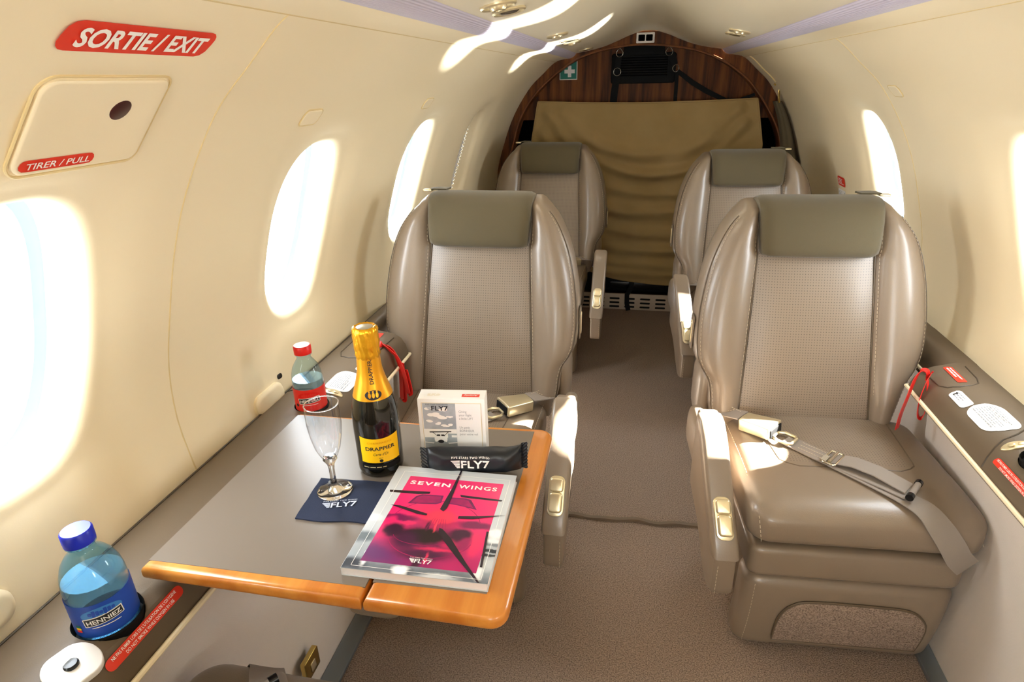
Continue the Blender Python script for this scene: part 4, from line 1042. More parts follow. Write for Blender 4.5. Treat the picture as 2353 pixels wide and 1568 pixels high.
    b0 = [(-.196, .0, .455), (-.175, -.035, .468), (-.155, -.055, .474)]
    be.ribbon(b0, (.8, .6, .1), .045, .0025)
    wd = Vector((.62, .78, 0))
    pth = [T(-.075, -.125, .006), T(-.05, -.150, .004), T(-.02, -.185, .004), T(.03, -.232, .005), T(.075, -.270, .006), T(.11, -.298, .006)]
    be.ribbon(pth, (.62, .78, 0), .045, .0022)
    low = [T(.0, -.205, .004), T(.05, -.255, .003), T(.10, -.305, .003), (.128, -.337, .442), (.148, -.362, .420), (.168, -.374, .392), (.188, -.374, .362), (.214, -.365, .335)]
    be.ribbon(low, [(.62, .78, 0)]*3+[(.7, .62, .2), (.75, .4, .5), (.75, .2, .62), (.72, .1, .7), (.7, .1, .72)], .048, .002, 0, 4)
    up = [T(.0, -.200, .008), T(.035, -.222, .016), T(.07, -.248, .016), T(.115, -.288, .010)]
    be.ribbon(up, (.62, .78, 0), .044, .0022)
    belt = fin(be, 'belt_webbing', 'webbing', cu, lab='grey lap belt')
    sb = MB()
    for a in (-.3, 0, .3): sb.stitch([tuple(Vector(T(-.05, -.150, .0072))+wd*(.045*a)+Vector((.0, .0, 0))), tuple(Vector(T(-.012, -.190, .0072))+wd*(.045*a))], .0006, .004, .002)
    sb.stitch([tuple(Vector(T(-.012, -.190, .0072))+wd*(-.02)), tuple(Vector(T(-.012, -.190, .0072))+wd*.02)], .0008, .0025, .002)
    sb.stitch([(-.205, -.02, .458), (-.165, -.03, .477)], .0007, .004, .002); sb.stitch([(-.185, -.005, .475), (-.155, -.045, .478)], .0007, .004, .002)
    fin(sb, 'belt_stitching', 'stitch', belt)
    R = Matrix.Translation((-.125, -.085, cushion_top(-.125, -.085)+.017)) @ Matrix.Rotation(math.radians(-40), 4, 'Z') @ Matrix.Rotation(math.radians(-6), 4, 'Y')
    mb = MB(); mb.rbox((0, 0, 0), (.039, .028, .0145), .004, (3, 3, 2), 3, 0, lambda x, y, z: tuple(R @ Vector((x, y*(1+.15*(x/.035)), z+.002*(1-(y/.026)**2))))); bu = fin(mb, 'buckle', 'champagne_metal', belt, lab='metal lift buckle')
    mb = MB(); mb.rbox((.0385, 0, -.001), (.003, .0245, .0102), .002, (1, 2, 1), 2, 0, lambda x, y, z: tuple(R @ Vector((x, y*1.1, z)))); fin(mb, 'slot', 'black', bu)
    mb = MB(); R2 = Matrix.Translation(T(-.075, -.128, .010)) @ Matrix.Rotation(math.radians(-40), 4, 'Z')
    mb.tube([tuple(R2 @ Vector((x, y, 0))) for x, y in [(-.024, -.012), (-.010, -.022), (.012, -.020), (.018, -.014), (.018, .014), (.012, .020), (-.010, .022), (-.024, .012)]], .0035, 8, 0, True)
    mb.slab(rrect(.014, .03, .004, 3, -.03, 0), -.002, .002, .001, 2, 0, lambda x, y, z: tuple(R2 @ Vector((x, y, z)))); fin(mb, 'tongue', 'champagne_metal', belt, lab='metal tongue ring')
    mb = MB(); R3 = Matrix.Translation(T(.0, -.203, .011)) @ Matrix.Rotation(math.radians(-40), 4, 'Z')
    mb.tube([tuple(R3 @ Vector((x, y, 0))) for x, y in rrect(.026, .054, .005, 3)], .0022, 8, 0, True); mb.tube([tuple(R3 @ Vector((0, y, .002))) for y in (-.024, .024)], .004, 10); mb.box((-.011, -.015, .001), (.006, .012, .0025), 0, R3); fin(mb, 'adjuster', 'chrome', belt, lab='chrome belt adjuster')
    mb = MB(); e = Vector(T(.122, -.295, .014)); mb.tube([tuple(e-wd*.026), tuple(e+wd*.026)], .0058, 14, 0); mb.tube([tuple(e-wd*.036), tuple(e-wd*.024)], .0072, 14, 1); mb.tube([tuple(e+wd*.024), tuple(e+wd*.034)], .0072, 14, 1); fin(mb, 'end_bar', ['webbing', 'black_gloss'], belt, lab='belt end bar with black caps')
    return root
def copy_tree(o, parent=None):
    c = o.copy(); col.objects.link(c)
    if parent: c.parent = parent
    for ch in [x for x in bpy.data.objects if x.parent == o]: copy_tree(ch, c)
    return c
GS = 'leather cabin seats'
R1 = make_seat(1, 'cabin_chair', 'nearer right taupe leather seat with its whole cushion and lap belt in view', (.434, 1.40, 0), math.radians(4), GS)
L1 = make_seat(-1, 'cabin_chair', 'nearer left taupe leather seat behind the table and champagne bottle', (-.390, 1.40, 0), 0, GS)
bpy.context.view_layer.update()
R2 = copy_tree(R1); R2.location = (.428, 2.42, 0); R2['label'] = 'rear right taupe leather seat, partly hidden behind the nearer right seat'
L0 = copy_tree(R1); L0.location = (-.352, .190, 0); L0.rotation_euler = (0, 0, PI); L0['label'] = 'leather seat facing the table, only its brown cushion corner showing at the bottom edge'
L2 = copy_tree(L1); L2.location = (-.388, 2.72, 0); L2['label'] = 'rear left leather seat in shade before the canvas curtain'

# red pull ribbons hung from the ledges
mb = MB(); mb.ribbon([(.652, 1.335, .600), (.646, 1.330, .618), (.632, 1.325, .622), (.622, 1.322, .605), (.617, 1.322, .56), (.616, 1.33, .51), (.618, 1.335, .47)], [(.6, .6, .2)]+[(.7, .7, .05)]*6, .016, .0012, 0, 6)
mb.ribbon([(.652, 1.333, .606), (.648, 1.318, .622), (.640, 1.312, .60), (.636, 1.31, .56), (.640, 1.31, .525), (.648, 1.312, .515), (.654, 1.312, .53), (.652, 1.318, .57), (.650, 1.328, .60)], [(.5, .8, .2)]*9, .012, .0012, 0, 6)
tag(mb.build('pull_ribbon', 'red_ribbon'), 'red pull ribbon hanging over the right ledge beside the seat back', 'ribbon', 'red pull ribbons')
mb = MB(); mb.ribbon([(-.612, 1.300, .6215), (-.598, 1.298, .6205), (-.580, 1.296, .612), (-.566, 1.294, .594), (-.556, 1.292, .56), (-.556, 1.290, .52), (-.558, 1.289, .478), (-.554, 1.288, .470), (-.549, 1.288, .478), (-.549, 1.290, .53), (-.549, 1.291, .575)], [(.7, .3, .3)]+[(.85, -.5, .0)]*10, .015, .0012, 0, 6)
mb.ribbon([(-.606, 1.292, .6225), (-.590, 1.289, .6185), (-.574, 1.286, .607), (-.556, 1.283, .590), (-.543, 1.281, .55), (-.536, 1.280, .50), (-.532, 1.280, .494), (-.529, 1.281, .505), (-.538, 1.284, .56)], [(.7, .3, .3)]+[(.85, -.5, 0)]*8, .015, .0012, 0, 6)
tag(mb.build('pull_ribbon', 'red_ribbon'), 'looped red pull ribbon over the left ledge behind the champagne bottle', 'ribbon', 'red pull ribbons')

# ------------------------------------------------------------------ fold-out table
TZ = .650; XH = -.2955
tb = empty('folding_table', (-.36, .71, .60), 'fold-out table with orange wood trim and grey-brown top', 'table')
q = lambda x, y, z: (x+.36, y-.71, z-.60)
def corner(cx, cy, r, a0, n=6): return [(cx+r*math.cos(math.radians(a0+90*i/n)), cy+r*math.sin(math.radians(a0+90*i/n))) for i in range(n+1)]
fixed = [(-.603, .498), (XH-.0015, .498), (XH-.0015, .905), (-.599, .900)]
leaf = [(XH+.0015, .498)]+corner(-.118-.022, .498+.022, .022, 270)+corner(-.118-.022, .918-.022, .022, 0)+[(XH+.0015, .908)]
for poly, nm in ((fixed, 'table_leaf'), (leaf, 'folding_leaf')):
    mb = MB(); mb.slab(poly, .6265, TZ, .0085, 5, 0, lambda x, y, z: q(x, y, z)); lf_ = mb.build(nm, 'cherry', tb, 50)
    if nm == 'table_leaf': ip = [(-.600, .5105), (XH-.003, .5165), (XH-.003, .894), (-.598, .891)]
    else: ip = [(XH+.003, .526), (-.148, .532), (-.150, .904), (XH+.003, .897)]
    mb = MB(); mb.slab(ip, TZ-.002, TZ+.0006, .0004, 1, 0, lambda x, y, z: q(x, y, z)); tag(mb.build('inlay', 'inlay', lf_, 30), 'matt grey-brown table surface')
mb = MB(); mb.slab([(XH-.012, .742), (XH+.016, .742), (XH+.016, .80), (XH-.006, .80)], TZ-.001, TZ+.0012, .0004, 1, 0, lambda x, y, z: q(x, y, z)); mb.build('hinge', 'hinge_wood', tb, 30)
mb = MB(); mb.rbox((XH, .545, .604), (.036, .028, .009), (.02, .012, .008), (4, 3, 1), 4, 0, lambda x, y, z: q(x, y, z)); mb.rbox((XH, .60, .620), (.012, .06, .005), .003, (1, 1, 1), 2, 0, lambda x, y, z: q(x, y, z)); tag(mb.build('release_latch', 'leather_dark', tb), 'brown release latch under the table')
mb = MB(); mb.rbox((-.545, .56, .616), (.014, .03, .0095), .004, (1, 1, 1), 2, 0, lambda x, y, z: q(x, y, z)); mb.build('support_arm', 'black', tb)

TT = TZ+.0006
# ------------------------------------------------------------------ things on the table
# napkin
nap = MB(); npts = [(-.449, .617), (-.334, .624), (-.342, .719), (-.457, .711)]
def npf(u, v, lift=0):
    x = (npts[0][0]*(1-u)+npts[1][0]*u)*(1-v)+(npts[3][0]*(1-u)+npts[2][0]*u)*v; y = (npts[0][1]*(1-u)+npts[1][1]*u)*(1-v)+(npts[3][1]*(1-u)+npts[2][1]*u)*v
    wob = .0012*math.sin(9*u+2)*math.sin(7*v)*max(0, min(1, 6*max(abs(u-.5), abs(v-.5))-2))
    return (x, y-.003*math.sin(PI*u)*(1-v)**3*math.sin(6*u), TT+.0006+lift+abs(wob))
nap.grid(lambda u, v: npf(u, v, .002), 24, 24, 0); nap.grid(lambda u, v: npf(u, v, 0), 24, 24, 0)
for a in range(24):
    for fa in (lambda t: (t, 0), lambda t: (t, 1), lambda t: (0, t), lambda t: (1, t)):
        p0, p1 = fa(a/24), fa((a+1)/24); nap.add([npf(*p0, 0), npf(*p1, 0), npf(*p1, .002), npf(*p0, .002)], [(0, 1, 2, 3)])
nk = nap.build('napkin', 'navy', None, 50); tag(nk, 'dark navy paper napkin under the champagne flute', 'napkin')
mb = MB(); ca, sa = math.cos(math.radians(17)), math.sin(math.radians(17))
wing_logo(mb, lambda x, y: (-.3985+x*ca-y*sa, .6545+x*sa+y*ca, TT+.0040), 0, 0, .050); tag(mb.build('printed_logo', 'navy_mark', nk, 0), 'white FLY7 logo')
# flute
fl = empty('champagne_flute', (-.421, .686, TT+.0030), 'empty champagne flute standing on the navy napkin', 'glass')
mb = MB(); fl_foot = [(.0005, .0), (.0255, .0), (.0262, .0012), (.0250, .0024), (.014, .005), (.0075, .0085), (.0048, .014), (.0042, .022), (.0042, .040), (.0055, .048), (.0085, .0535), (.0105, .057), (.0098, .059), (.0090, .0615), (.0005, .0620)]
mb.lathe(fl_foot, 56); tag(mb.build('stem', 'glass', fl, 60), 'clear glass stem and foot')
mb = MB(); mb.lathe([(.0092, .0600), (.0128, .064), (.0183, .078), (.0222, .097), (.0245, .118), (.0247, .135), (.0239, .1495)], 56, cap=False); mb.build('bowl', 'flute_glass', fl, 60)
mb = MB(); mb.tube([(.0239*math.cos(2*PI*i/56), .0239*math.sin(2*PI*i/56), .1497) for i in range(56)], .0008, 8, 0, True); mb.build('rim', 'glass', fl, 60)
# champagne bottle
bt = empty('champagne_bottle', (-.377, .762, TT), 'unopened half-size champagne bottle with gold foil and yellow label', 'bottle')
mb = MB(); mb.lathe([(.0005, .004), (.030, .0), (.0345, .003), (.0358, .010), (.0360, .090), (.0352, .105), (.0325, .122), (.027, .143), (.0215, .160), (.0182, .176), (.0165, .20), (.0158, .222), (.0150, .238), (.0005, .239)], 64); mb.build('glass_body', 'bottle_glass', bt, 60)
mb = MB(); mb.lathe([(.0302, .134), (.0275, .1435), (.0221, .1605), (.0187, .1765), (.0170, .2005)], 56, cap=False); fo = mb.build('neck_foil', 'gold_smooth', bt, 60); tag(fo, 'smooth gold neck foil')
def crk(r, z, a): return r+.0006*math.sin(9*a+z*300)+.0005*math.sin(17*a+z*120)
mb = MB(); loops = []
for r, z in [(.0168, .196), (.0180, .198), (.0182, .203), (.0176, .207), (.0186, .212), (.0190, .220), (.0186, .230), (.0190, .238), (.0180, .2425), (.0155, .2445), (.013, .2425), (.0001, .2425)]:
    loops.append([(crk(r, z, 2*PI*i/72)*math.cos(2*PI*i/72) if r > .001 else 0, crk(r, z, 2*PI*i/72)*math.sin(2*PI*i/72) if r > .001 else 0, z) for i in range(72)])
mb.loft(loops); tag(mb.build('top_foil', 'gold_foil', bt, 60), 'crinkled gold foil cap')
mb = MB(); mb.lathe([(.0125, .2420), (.0122, .2434), (.009, .2442), (.0001, .2440)], 36); mb.build('top_disc', 'steel', bt, 60)
def cyl(rad, zc, a0): return lambda x, y, o=0: ((rad(zc+y)+o)*math.cos(a0+x/.036), (rad(zc+y)+o)*math.sin(a0+x/.036), zc+y)
A0 = math.radians(-63)
lab_ = cyl(lambda z: .0364, .052, A0)
mb = MB(); poly = [(-.032+.064*i/20, .0235-.003*(1-(2*i/20-1)**2)) for i in range(21)]+[(.032-.064*i/20, -.022-.0*i) for i in range(21)]
v, f = strips(poly, 20); mb.add([lab_(x, y) for x, y in v], f, 0)
put_text(mb, 'CHAMPAGNE', .0032, lambda x, y: lab_(x, y, .0004), 1, 0, .0135, width=.038, spacing=1.3); put_text(mb, 'DRAPPIER', .0066, lambda x, y: lab_(x, y, .0004), 2, 0, .0035, width=.046, bold=.018)
put_text(mb, "Carte d'Or", .0050, lambda x, y: lab_(x, y, .0004), 2, 0, -.0065, width=.024, shear=.35); put_text(mb, 'BRUT', .0018, lambda x, y: lab_(x, y, .0004), 2, 0, -.0135, width=.006)
mb.mesh2d(*strips(ellipse(.003, .0028, 16, 0, -.0185), 4), lambda x, y: lab_(x, y, .0004), 2)
tag(mb.build('front_label', ['yellow', 'gold_smooth', 'dark_print'], bt, 60), 'yellow DRAPPIER label')
mb = MB(); l2 = cyl(lambda z: .0364, .022, A0); v, f = strips(rrect(.066, .009, .001), 16); mb.add([l2(x, y) for x, y in v], f, 0); lines(mb, lambda x, y: l2(x, y, .0004), 1, .058, .004, 1, 21, .0012); tag(mb.build('lower_label', ['black', 'cream_line'], bt, 60), 'narrow black lower label')
fr_ = lambda z: .0302+(.0182-.0302)*min(1, max(0, (z-.134)/.042)) if z < .1765 else .0187+(.0170-.0187)*(z-.1765)/.024
def neck(x, y, o=0): 
    z = .150+y; T_ = [(.130, .0312), (.134, .0302), (.1435, .0275), (.1605, .0221), (.1765, .0187), (.2005, .0170), (.21, .0168)]
    r = interp(T_, z); return ((r+.0004+o)*math.cos(A0+x/r), (r+.0004+o)*math.sin(A0+x/r), z)
mb = MB(); put_text(mb, 'DRAPPIER', .0058, lambda x, y: neck(x, y, .0003), 0, 0, .0275, rot=PI/2, width=.037, bold=.015); v, f = strips(ellipse(.0125, .0072, 32, 0, -.0065), 12); mb.add([neck(x, y, .0003) for x, y in v], f, 0)
for k in (-1, 0, 1): mb.mesh2d(*strips(ellipse(.0022, .0042, 14, k*.0055, -.0065), 5), lambda x, y: neck(x, y, .0007), 1)
for k in (-1, 0, 1): mb.mesh2d(*strips(ellipse(.0014, .0014, 10, k*.0055, -.0012), 4), lambda x, y: neck(x, y, .0007), 1)
tag(mb.build('neck_print', ['dark_print', 'gold_smooth'], bt, 60), 'black lettering and oval crest on the neck')
# water bottles
def water_bottle(loc, s, capm, pet, labm, labl, label, fill, a0, tilt=0):
    r = empty('water_bottle', loc, label, 'bottle', 'small water bottles in the ledge cup holders')
    R_ = .0345*s; r.scale = (1, 1, .93)
    pr = [(.0005, .003), (R_*.55, .001), (R_*.88, .0), (R_*.98, .006), (R_, .014), (R_, .072), (R_*.985, .085), (R_*.93, .098), (R_*.80, .112), (R_*.62, .122), (.0150, .1285), (.0135, .131), (.0135, .138), (.0165, .139), (.0165, .141), (.0132, .1415), (.0132, .150)]
    mb = MB(); mb.lathe(pr, 56, cap=False); mb.build('bottle_body', pet, r, 60)
    wi_ = [(x-.0012 if x > .004 else x, z+.001) for x, z in pr if z < fill]; lastr = interp([(z, x) for x, z in pr[4:12]], fill)-.0012
    mb = MB(); mb.lathe(wi_+[(lastr, fill), (.0005, fill)], 56); mb.build('water', 'water', r, 60)
    mb = MB(); n = 60; loops = []
    for rr, z in [(.0168, .1415), (.0168, .1445), (.0166, .1450), (.0166, .1585), (.0152, .1605), (.0002, .1608)]:
        loops.append([((rr+(.00035 if (i % 2 and .1445 < z < .159 and rr > .01) else 0))*math.cos(2*PI*i/n), (rr+(.00035 if (i % 2 and .1445 < z < .159 and rr > .01) else 0))*math.sin(2*PI*i/n), z) for i in range(n)])
    mb.loft(loops); tag(mb.build('cap', capm, r, 40), ('red' if capm == 'cap_red' else 'blue')+' screw cap')
    mb = MB(); zl, zh = .016, .068; mb.grid(lambda u, v: ((R_+.0007)*math.cos(a0-1.9+3.8*u), (R_+.0007)*math.sin(a0-1.9+3.8*u), zl+(zh-zl)*v), 44, 2, 0)
    cm = lambda x, y, o=0: ((R_+.001+o)*math.cos(a0+x/R_), (R_+.001+o)*math.sin(a0+x/R_), .044+y)
    rt = math.radians(5)
    def rm(x, y, o=0): return cm(x*math.cos(rt)-y*math.sin(rt), x*math.sin(rt)+y*math.cos(rt)-.001, o)
    mb.mesh2d(*strips(ellipse(.022, .010, 24, 0, .008), 12), lambda x, y: cm(x, y, .0002), 1)
    for k in range(7): mb.mesh2d(*strips(rrect(.0035, .005+.0025*((k*5) % 3), .0008, 2, -.012+.004*k, .0105), 3), lambda x, y: cm(x, y, .0004), 0)
    mb.mesh2d(*strips(rrect(.042, .0135, .0006, 2), 10), lambda x, y: rm(x, y, .0005), 2); mb.mesh2d(*strips(rrect(.0395, .011, .0004, 2), 10), lambda x, y: rm(x, y, .0008), 3)
    put_text(mb, 'HENNIEZ', .0068, lambda x, y: rm(x, y, .0011), 2, 0, 0, width=.036, bold=.022)
    mb.mesh2d(*strips(rrect(.030, .0012, .0003, 2, .001, -.012), 6), lambda x, y: cm(x, y, .0004), 2)
    if capm == 'cap_blue':
        for k, m_ in enumerate((4, 5, 6)): mb.mesh2d(*strips(rrect(.007, .0035, .0005, 2, -.030, -.009-.004*k), 3), lambda x, y: cm(x, y, .0004), m_)
    else: mb.mesh2d(*strips(ellipse(.0035, .0035, 16, -.026, -.013), 5), lambda x, y: cm(x, y, .0004), 3)
    tag(mb.build('label', [labm, labl, 'white_print', 'dark_print', 'teal', 'yellow', 'cap_red'], r, 60), ('red' if capm == 'cap_red' else 'blue')+' paper label reading HENNIEZ')
    return r
water_bottle((-.628, .99, .6005), .89, 'cap_red', 'pet_pale', 'label_red', 'cap_red', 'water bottle with red cap and red label in the far left cup holder', .083, math.radians(-64))
water_bottle((-.618, .45, .6005), 1.0, 'cap_blue', 'pet_blue', 'label_blue', 'label_blue_light', 'water bottle with blue cap and blue label at the near left cup holder', .088, math.radians(-44))
# magazine
mg = empty('magazine', (-.244, .642, TT), 'pink SEVEN WINGS magazine lying at the near right corner of the table', 'magazine', None, math.radians(1.5))
MW, MH, MT = .188, .220, .0125
mb = MB(); mb.slab([(-MW/2+.0005, -MH/2+.001), (MW/2-.0015, -MH/2+.001), (MW/2-.0015, MH/2-.001), (-MW/2+.0005, MH/2-.001)], .0008, MT-.0008, .0003, 1); mb.build('pages', 'paper', mg, 0)
mb = MB(); mb.box((0, 0, .0004), (MW/2, MH/2, .0004)); mb.box((0, 0, MT-.0004), (MW/2, MH/2, .0004)); mb.box((-MW/2, 0, MT/2), (.0005, MH/2, MT/2)); mb.build('cover', 'cover_grey', mg, 0)
art = MB(); LV = [0]
def ap(pts, mi):
    LV[0] += 1; z = MT+.00012+.00003*LV[0]; art.add([(x, y, z) for x, y in pts], [tuple(range(len(pts)))], mi)
def at_(txt, h, x, y, mi, **k):
    LV[0] += 1; z = MT+.00012+.00003*LV[0]; put_text(art, txt, h, lambda a, b: (a, b, z), mi, x, y, **k)
AM = ['cover_grey', 'cover_mid', 'cover_dark', 'pink', 'magenta', 'purple', 'hot', 'plum', 'blade', 'white_print', 'grey_print', 'black', 'print_pink', 'print_grey']
hw, hh = MW/2, MH/2
ap([(-hw, -hh), (hw, -hh), (hw, hh), (-hw, hh)], 13)
ap([(-.0745, -.095), (.0765, -.095), (.0783, .086), (-.0678, .0868)], 12)
ap([(-.0877, .0493), (-.026, .0530), (-.026, .0480), (-.043, .0451), (-.086, .0443)], 8); ap([(.0833, .0488), (.0194, .0520), (.022, .047), (.035, .0462), (.082, .0452)], 8)
ap([(-.0514, .0224), (-.0440, .0400), (-.036, .0455), (-.004, .0466), (-.0032, .0300), (-.010, .0262)], 5); ap([(-.047, .0245), (-.041, .0390), (-.034, .0432), (-.007, .0442), (-.0062, .0315), (-.012, .0288)], 4)
ap([(.0040, .0300), (.0042, .0440), (.030, .0452), (.0380, .0425), (.0510, .0222), (.02, .0285)], 5); ap([(.0075, .0318), (.0075, .0412), (.028, .0424), (.0345, .0405), (.0455, .0252), (.02, .0305)], 4)
def arc_(cx, cy, rx, ry, a0, a1, w, mi, n=24):
    P0 = [(cx+rx*math.cos(a0+(a1-a0)*i/n), cy+ry*math.sin(a0+(a1-a0)*i/n)) for i in range(n+1)]; P1 = [(cx+(rx-w)*math.cos(a0+(a1-a0)*i/n), cy+(ry-w)*math.sin(a0+(a1-a0)*i/n)) for i in range(n+1)]
    LV[0] += 1; z = MT+.00012+.00003*LV[0]; art.add([(x, y, z) for x, y in P0+P1], [(i, i+1, n+2+i, n+1+i) for i in range(n)], mi)
arc_(.002, -.040, .058, .040, 3.4, 6.1, .0012, 4); arc_(0, -.016, .064, .050, .25, 2.9, .0009, 4); arc_(-.010, -.040, .040, .018, 3.3, 6.2, .0008, 4)
for k in range(-3, 4): ap([(.004+.003*k, -.004), (.0045+.003*k, -.004), (.005+.0045*k, -.027), (.0045+.0045*k, -.027)], 4)
at_('BY BLUSH EDITIONS', .0024, .006, .0795, 6, width=.046, spacing=1.3); at_('SEVEN', .0085, -.031, .0712, 9, width=.062, bold=.03, spacing=1.25); at_('WINGS', .0085, .042, .0712, 9, width=.058, bold=.03, spacing=1.25); at_('01', .0035, .006, .061, 9, width=.0075, spacing=1.4)
ap([(-.001, .016), (-.0005, .021), (.0035, .060), (.0060, hh), (.0082, hh), (.0090, .06), (.0085, .020), (.005, .012)], 8)
ap([(-.016, .0002), (-.030, .0015), (-.0746, .0160), (-.060, .0160), (-.030, .0080), (-.016, .0040)], 8); ap([(.029, .0), (.050, .0020), (hw, .0160), (.055, .0085), (.029, .0050)], 8)
ap([(.0090, -.022), (.0140, -.024), (.030, -.040), (.060, -.080), (hw-.010, -hh), (hw-.013, -hh), (.045, -.072), (.020, -.044), (.010, -.030)], 8); ap([(.074, -.02), (.077, -.02), (.082, -.085), (.079, -.085)], 8)
LV[0] += 1; wing_logo(art, lambda x, y: (x, y, MT+.00012+.00003*LV[0]), .002, -.086, .030, 9)
LV[0] += 1
fq = [(-.0800, .0965), (.0860, .0955), (.0845, -.1045), (-.0825, -.1045)]; w_ = .0006
for i in range(4):
    a = Vector(fq[i]); b = Vector(fq[(i+1) % 4]); n = (b-a).normalized(); n = Vector((-n.y, n.x))*w_; z = MT+.00012+.00003*LV[0]
    art.add([(a.x, a.y, z), (b.x, b.y, z), (b.x+n.x, b.y+n.y, z), (a.x+n.x, a.y+n.y, z)], [(0, 1, 2, 3)], 9)
tag(art.build('cover_print', AM, mg, 0), 'pink cover picture of a propeller aircraft nose with white title')
# promotional box
bx = empty('gift_box', (-.2650, .8080, TT), 'upright white FLY7 carton behind the black snack bar', 'box', None, math.radians(7))
BW, BD_, BH = .106, .032, .116
mb = MB(); mb.slab([(-BW/2, -BD_/2), (BW/2, -BD_/2), (BW/2, BD_/2), (-BW/2, BD_/2)], 0, BH, .0012, 2); mb.build('carton', 'white', bx, 30)
fb = lambda x, y, o=0: (x, -BD_/2-.0004-o, BH/2+y)
mb = MB(); cw, ch = .0945, .1045
for w, h, m_, o in ((cw, ch, 0, 0), (cw-.0014, ch-.0014, 1, .0001)): mb.add([fb(-w/2, -h/2-.001, o), fb(w/2, -h/2-.001, o), fb(w/2, h/2-.001, o), fb(-w/2, h/2-.001, o)], [(0, 1, 2, 3)], m_)
px0, px1 = -.0455, .0065; py0, py1 = -.0525, .0505
R_ = lambda x0, y0, x1, y1, m_, o: mb.add([fb(x0, y0, o), fb(x1, y0, o), fb(x1, y1, o), fb(x0, y1, o)], [(0, 1, 2, 3)], m_)
R_(px0, py0, px1, py1, 2, .0002); R_(px0, py0, px1, -.034, 4, .0003); R_(px0, -.034, px1, -.012, 5, .0003); R_(px0, -.012, px1, .004, 3, .0003)
rnd = random.Random(5)
for cx, cyy, w in ((-.028, .030, .012), (-.018, .026, .014), (-.003, .026, .007), (-.022, .014, .008), (-.012, .011, .009), (.0, .012, .007), (-.034, .018, .008), (-.012, .040, .012), (-.036, .042, .009)):
    for k in range(3):
        e = ellipse(w*rnd.uniform(.35, .6), w*rnd.uniform(.16, .26), 18, cx+rnd.uniform(-.4, .4)*w, cyy+rnd.uniform(-.15, .15)*w)
        e = [(min(max(x, px0), px1), y) for x, y in e]; mb.add([fb(x, y, .00045+.00003*k) for x, y in e], [tuple(range(18))], 3)
R_(-.008, -.012, .0065, -.004, 5, .00055); R_(-.002, -.011, .0065, -.007, 1, .0006)
P_ = lambda pts, m_, o: mb.add([fb(x, y, o) for x, y in pts], [tuple(range(len(pts)))], m_)
ac = -.0195
P_(ellipse(.0105, .0125, 28, ac, -.0135), 1, .0008); P_([(px0, -.0215), (ac-.008, -.0235), (ac-.008, -.0215), (px0, -.0198)], 1, .0007); P_([(px1, -.0215), (ac+.008, -.0235), (ac+.008, -.0215), (px1, -.0198)], 1, .0007)
P_(ellipse(.0125, .006, 24, ac, -.0240), 5, .0009); P_(ellipse(.0048, .0032, 20, ac, -.0185), 6, .0012); P_([(ac-.007, -.0085), (ac-.0008, -.0085), (ac-.0008, -.0055), (ac-.0055, -.0055)], 6, .0012); P_([(ac+.007, -.0085), (ac+.0008, -.0085), (ac+.0008, -.0055), (ac+.0055, -.0055)], 6, .0012)
P_([(ac-.0175, -.0005), (ac+.0175, .0008), (ac+.0175, -.0008), (ac-.0175, -.0022)], 6, .0012); P_([(ac-.013, -.002), (ac-.006, -.008), (ac-.0055, -.0075), (ac-.0122, -.0015)], 6, .0012); P_([(ac+.013, -.001), (ac+.006, -.008), (ac+.0055, -.0075), (ac+.0122, -.0005)], 6, .0012)
wing_logo(mb, lambda x, y: fb(x, y, .0012), -.0225, .0425, .036, 6, True, 5)
for i, tx in enumerate(('Giving', 'your flight', 'a little LIFT')): put_text(mb, tx, .0042, lambda x, y: fb(x, y, .0006), 7, .0115, .0365-.0062*i, align='LEFT', sx=.85)
for i, tx in enumerate(('Un petit', 'BONHEUR', 'pour votre vol')): put_text(mb, tx, .0042, lambda x, y: fb(x, y, .0006), 7, .0115, .0080-.0062*i, align='LEFT', sx=.85)
tag(mb.build('front_print', ['cream_line', 'white', 'cover_mid', 'white_print', 'cover_dark', 'cover_mid', 'dark_print', 'grey_print'], bx, 0), 'printed front with aircraft photo and grey text')
mb = MB(); tp = lambda x, y, o=0: (x, y, BH+.0003+o)
mb.add([tp(x, y) for x, y in rrect(.028, .009, .0003, 1, .030, -.004)], [tuple(range(8))], 0); put_text(mb, 'Amenity', .0042, lambda x, y: tp(x, y, .0002), 1, .030, -.004, rot=PI, width=.022, shear=.2, bold=.01); lines(mb, lambda x, y: tp(x-.022, y-.003, .0001), 3, .034, .008, 2, 31, .0008)
tag(mb.build('top_print', ['red_label', 'white_print', 'cream_line'], bx, 0), 'small red logo and faint text on the top')
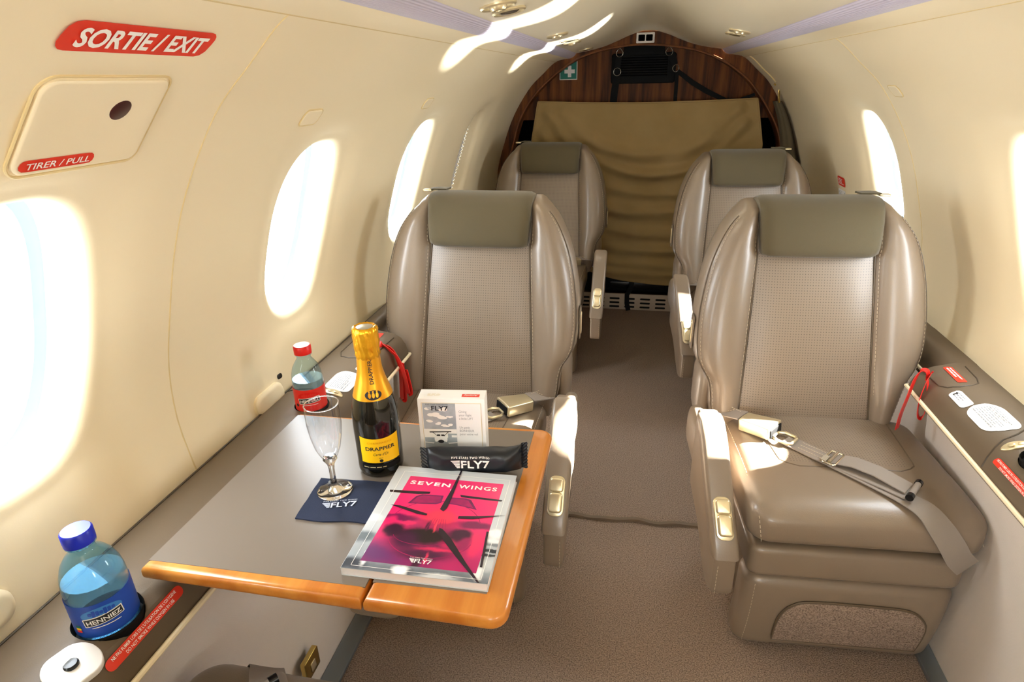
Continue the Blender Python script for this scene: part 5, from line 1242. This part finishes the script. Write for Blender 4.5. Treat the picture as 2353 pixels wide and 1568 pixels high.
# snack bar
sbn = empty('snack_bar', (-.2230, .7660, TT), 'black foil-wrapped FLY7 snack bar leaning against the white carton', 'snack bar', None, math.radians(9))
def bar_pt(u, a):
    x = -.074+.148*u; e = min(1, min(u, 1-u)/.16); e = e**.55
    ry = .0015+.0150*e; rz = .0215+(-.0025)*e if e < 1 else .0190
    rz = .0225-.0040*e+.0005*math.sin(20*u)
    cr = .0012*math.sin(8*a+14*u)*(1-e)+.0006*math.sin(5*a+30*u)
    k = 3.0; c, s_ = math.cos(a), math.sin(a); d = (abs(c)**k+abs(s_)**k)**(1/k)
    ends = .0030*(1-e)*math.sin(a*1+4*u)
    return (x, .004+(ry+cr)*c/d, .0245+rz*s_/d+(.006 if u > .5 else -.0015)*(1-e)+ends*0)
mb = MB(); mb.grid(lambda a, u: bar_pt(u, -2*PI*a), 40, 60, 0, True)
body = mb.build('wrapper', 'foil_black', sbn, 70)
for u0, x0, sg in ((0, -.074, -1), (1, .074, 1)):
    n = 16; mb = MB()
    vs = []
    for j in range(4):
        for i in range(n+1):
            zz = -.0225+.045*i/n; xx = x0+sg*(.003*j); vs.append((xx+sg*(.0012*(i % 2) if j == 3 else 0), .004+.0012*(1 if (i+j) % 2 else -1)*.5+(.002*sg), .0245+zz*(1+.03*j)+(.006 if u0 else -.0015)))
    mb.add(vs, [(j*(n+1)+i, j*(n+1)+i+1, (j+1)*(n+1)+i+1, (j+1)*(n+1)+i) for j in range(3) for i in range(n)])
    o = mb.build('crimped_end', 'foil_black', sbn, 0); md = o.modifiers.new('s', 'SOLIDIFY'); md.thickness = .0008
mb = MB()
def bm_(x, y):
    u = (x+.074)/.148
    best = None
    for i in range(41):
        a = PI+(-1.1+2.2*i/40); p = bar_pt(u, a)
        if best is None or abs(p[2]-(.026+y)) < abs(best[2]-(.026+y)): best = p
    return (x, best[1]-.0009, .026+y)
wing_logo(mb, bm_, -.004, .0005, .060, 0); tag(mb.build('printed_logo', 'white_print', sbn, 0), 'white FLY7 logo lettering')

# ------------------------------------------------------------------ daylight portals at the openings
def portal(loc, direction, sx, sy):
    d = bpy.data.lights.new('portal', 'AREA'); d.shape = 'RECTANGLE'; d.size = sx; d.size_y = sy; d.cycles.is_portal = True
    o = bpy.data.objects.new('portal', d); col.objects.link(o); o.location = loc; o.rotation_euler = Vector(direction).to_track_quat('-Z', 'Y').to_euler()
for side in (-1, 1):
    for yc in WINS[side]:
        a = Vector(S(side, yc, WSC, .085)); b = Vector(S(side, yc, WSC, -.1)); portal(a, b-a, .24, .40)
portal((.02, Y0-.02, 1.11), (0, 1, 0), .76, .34)
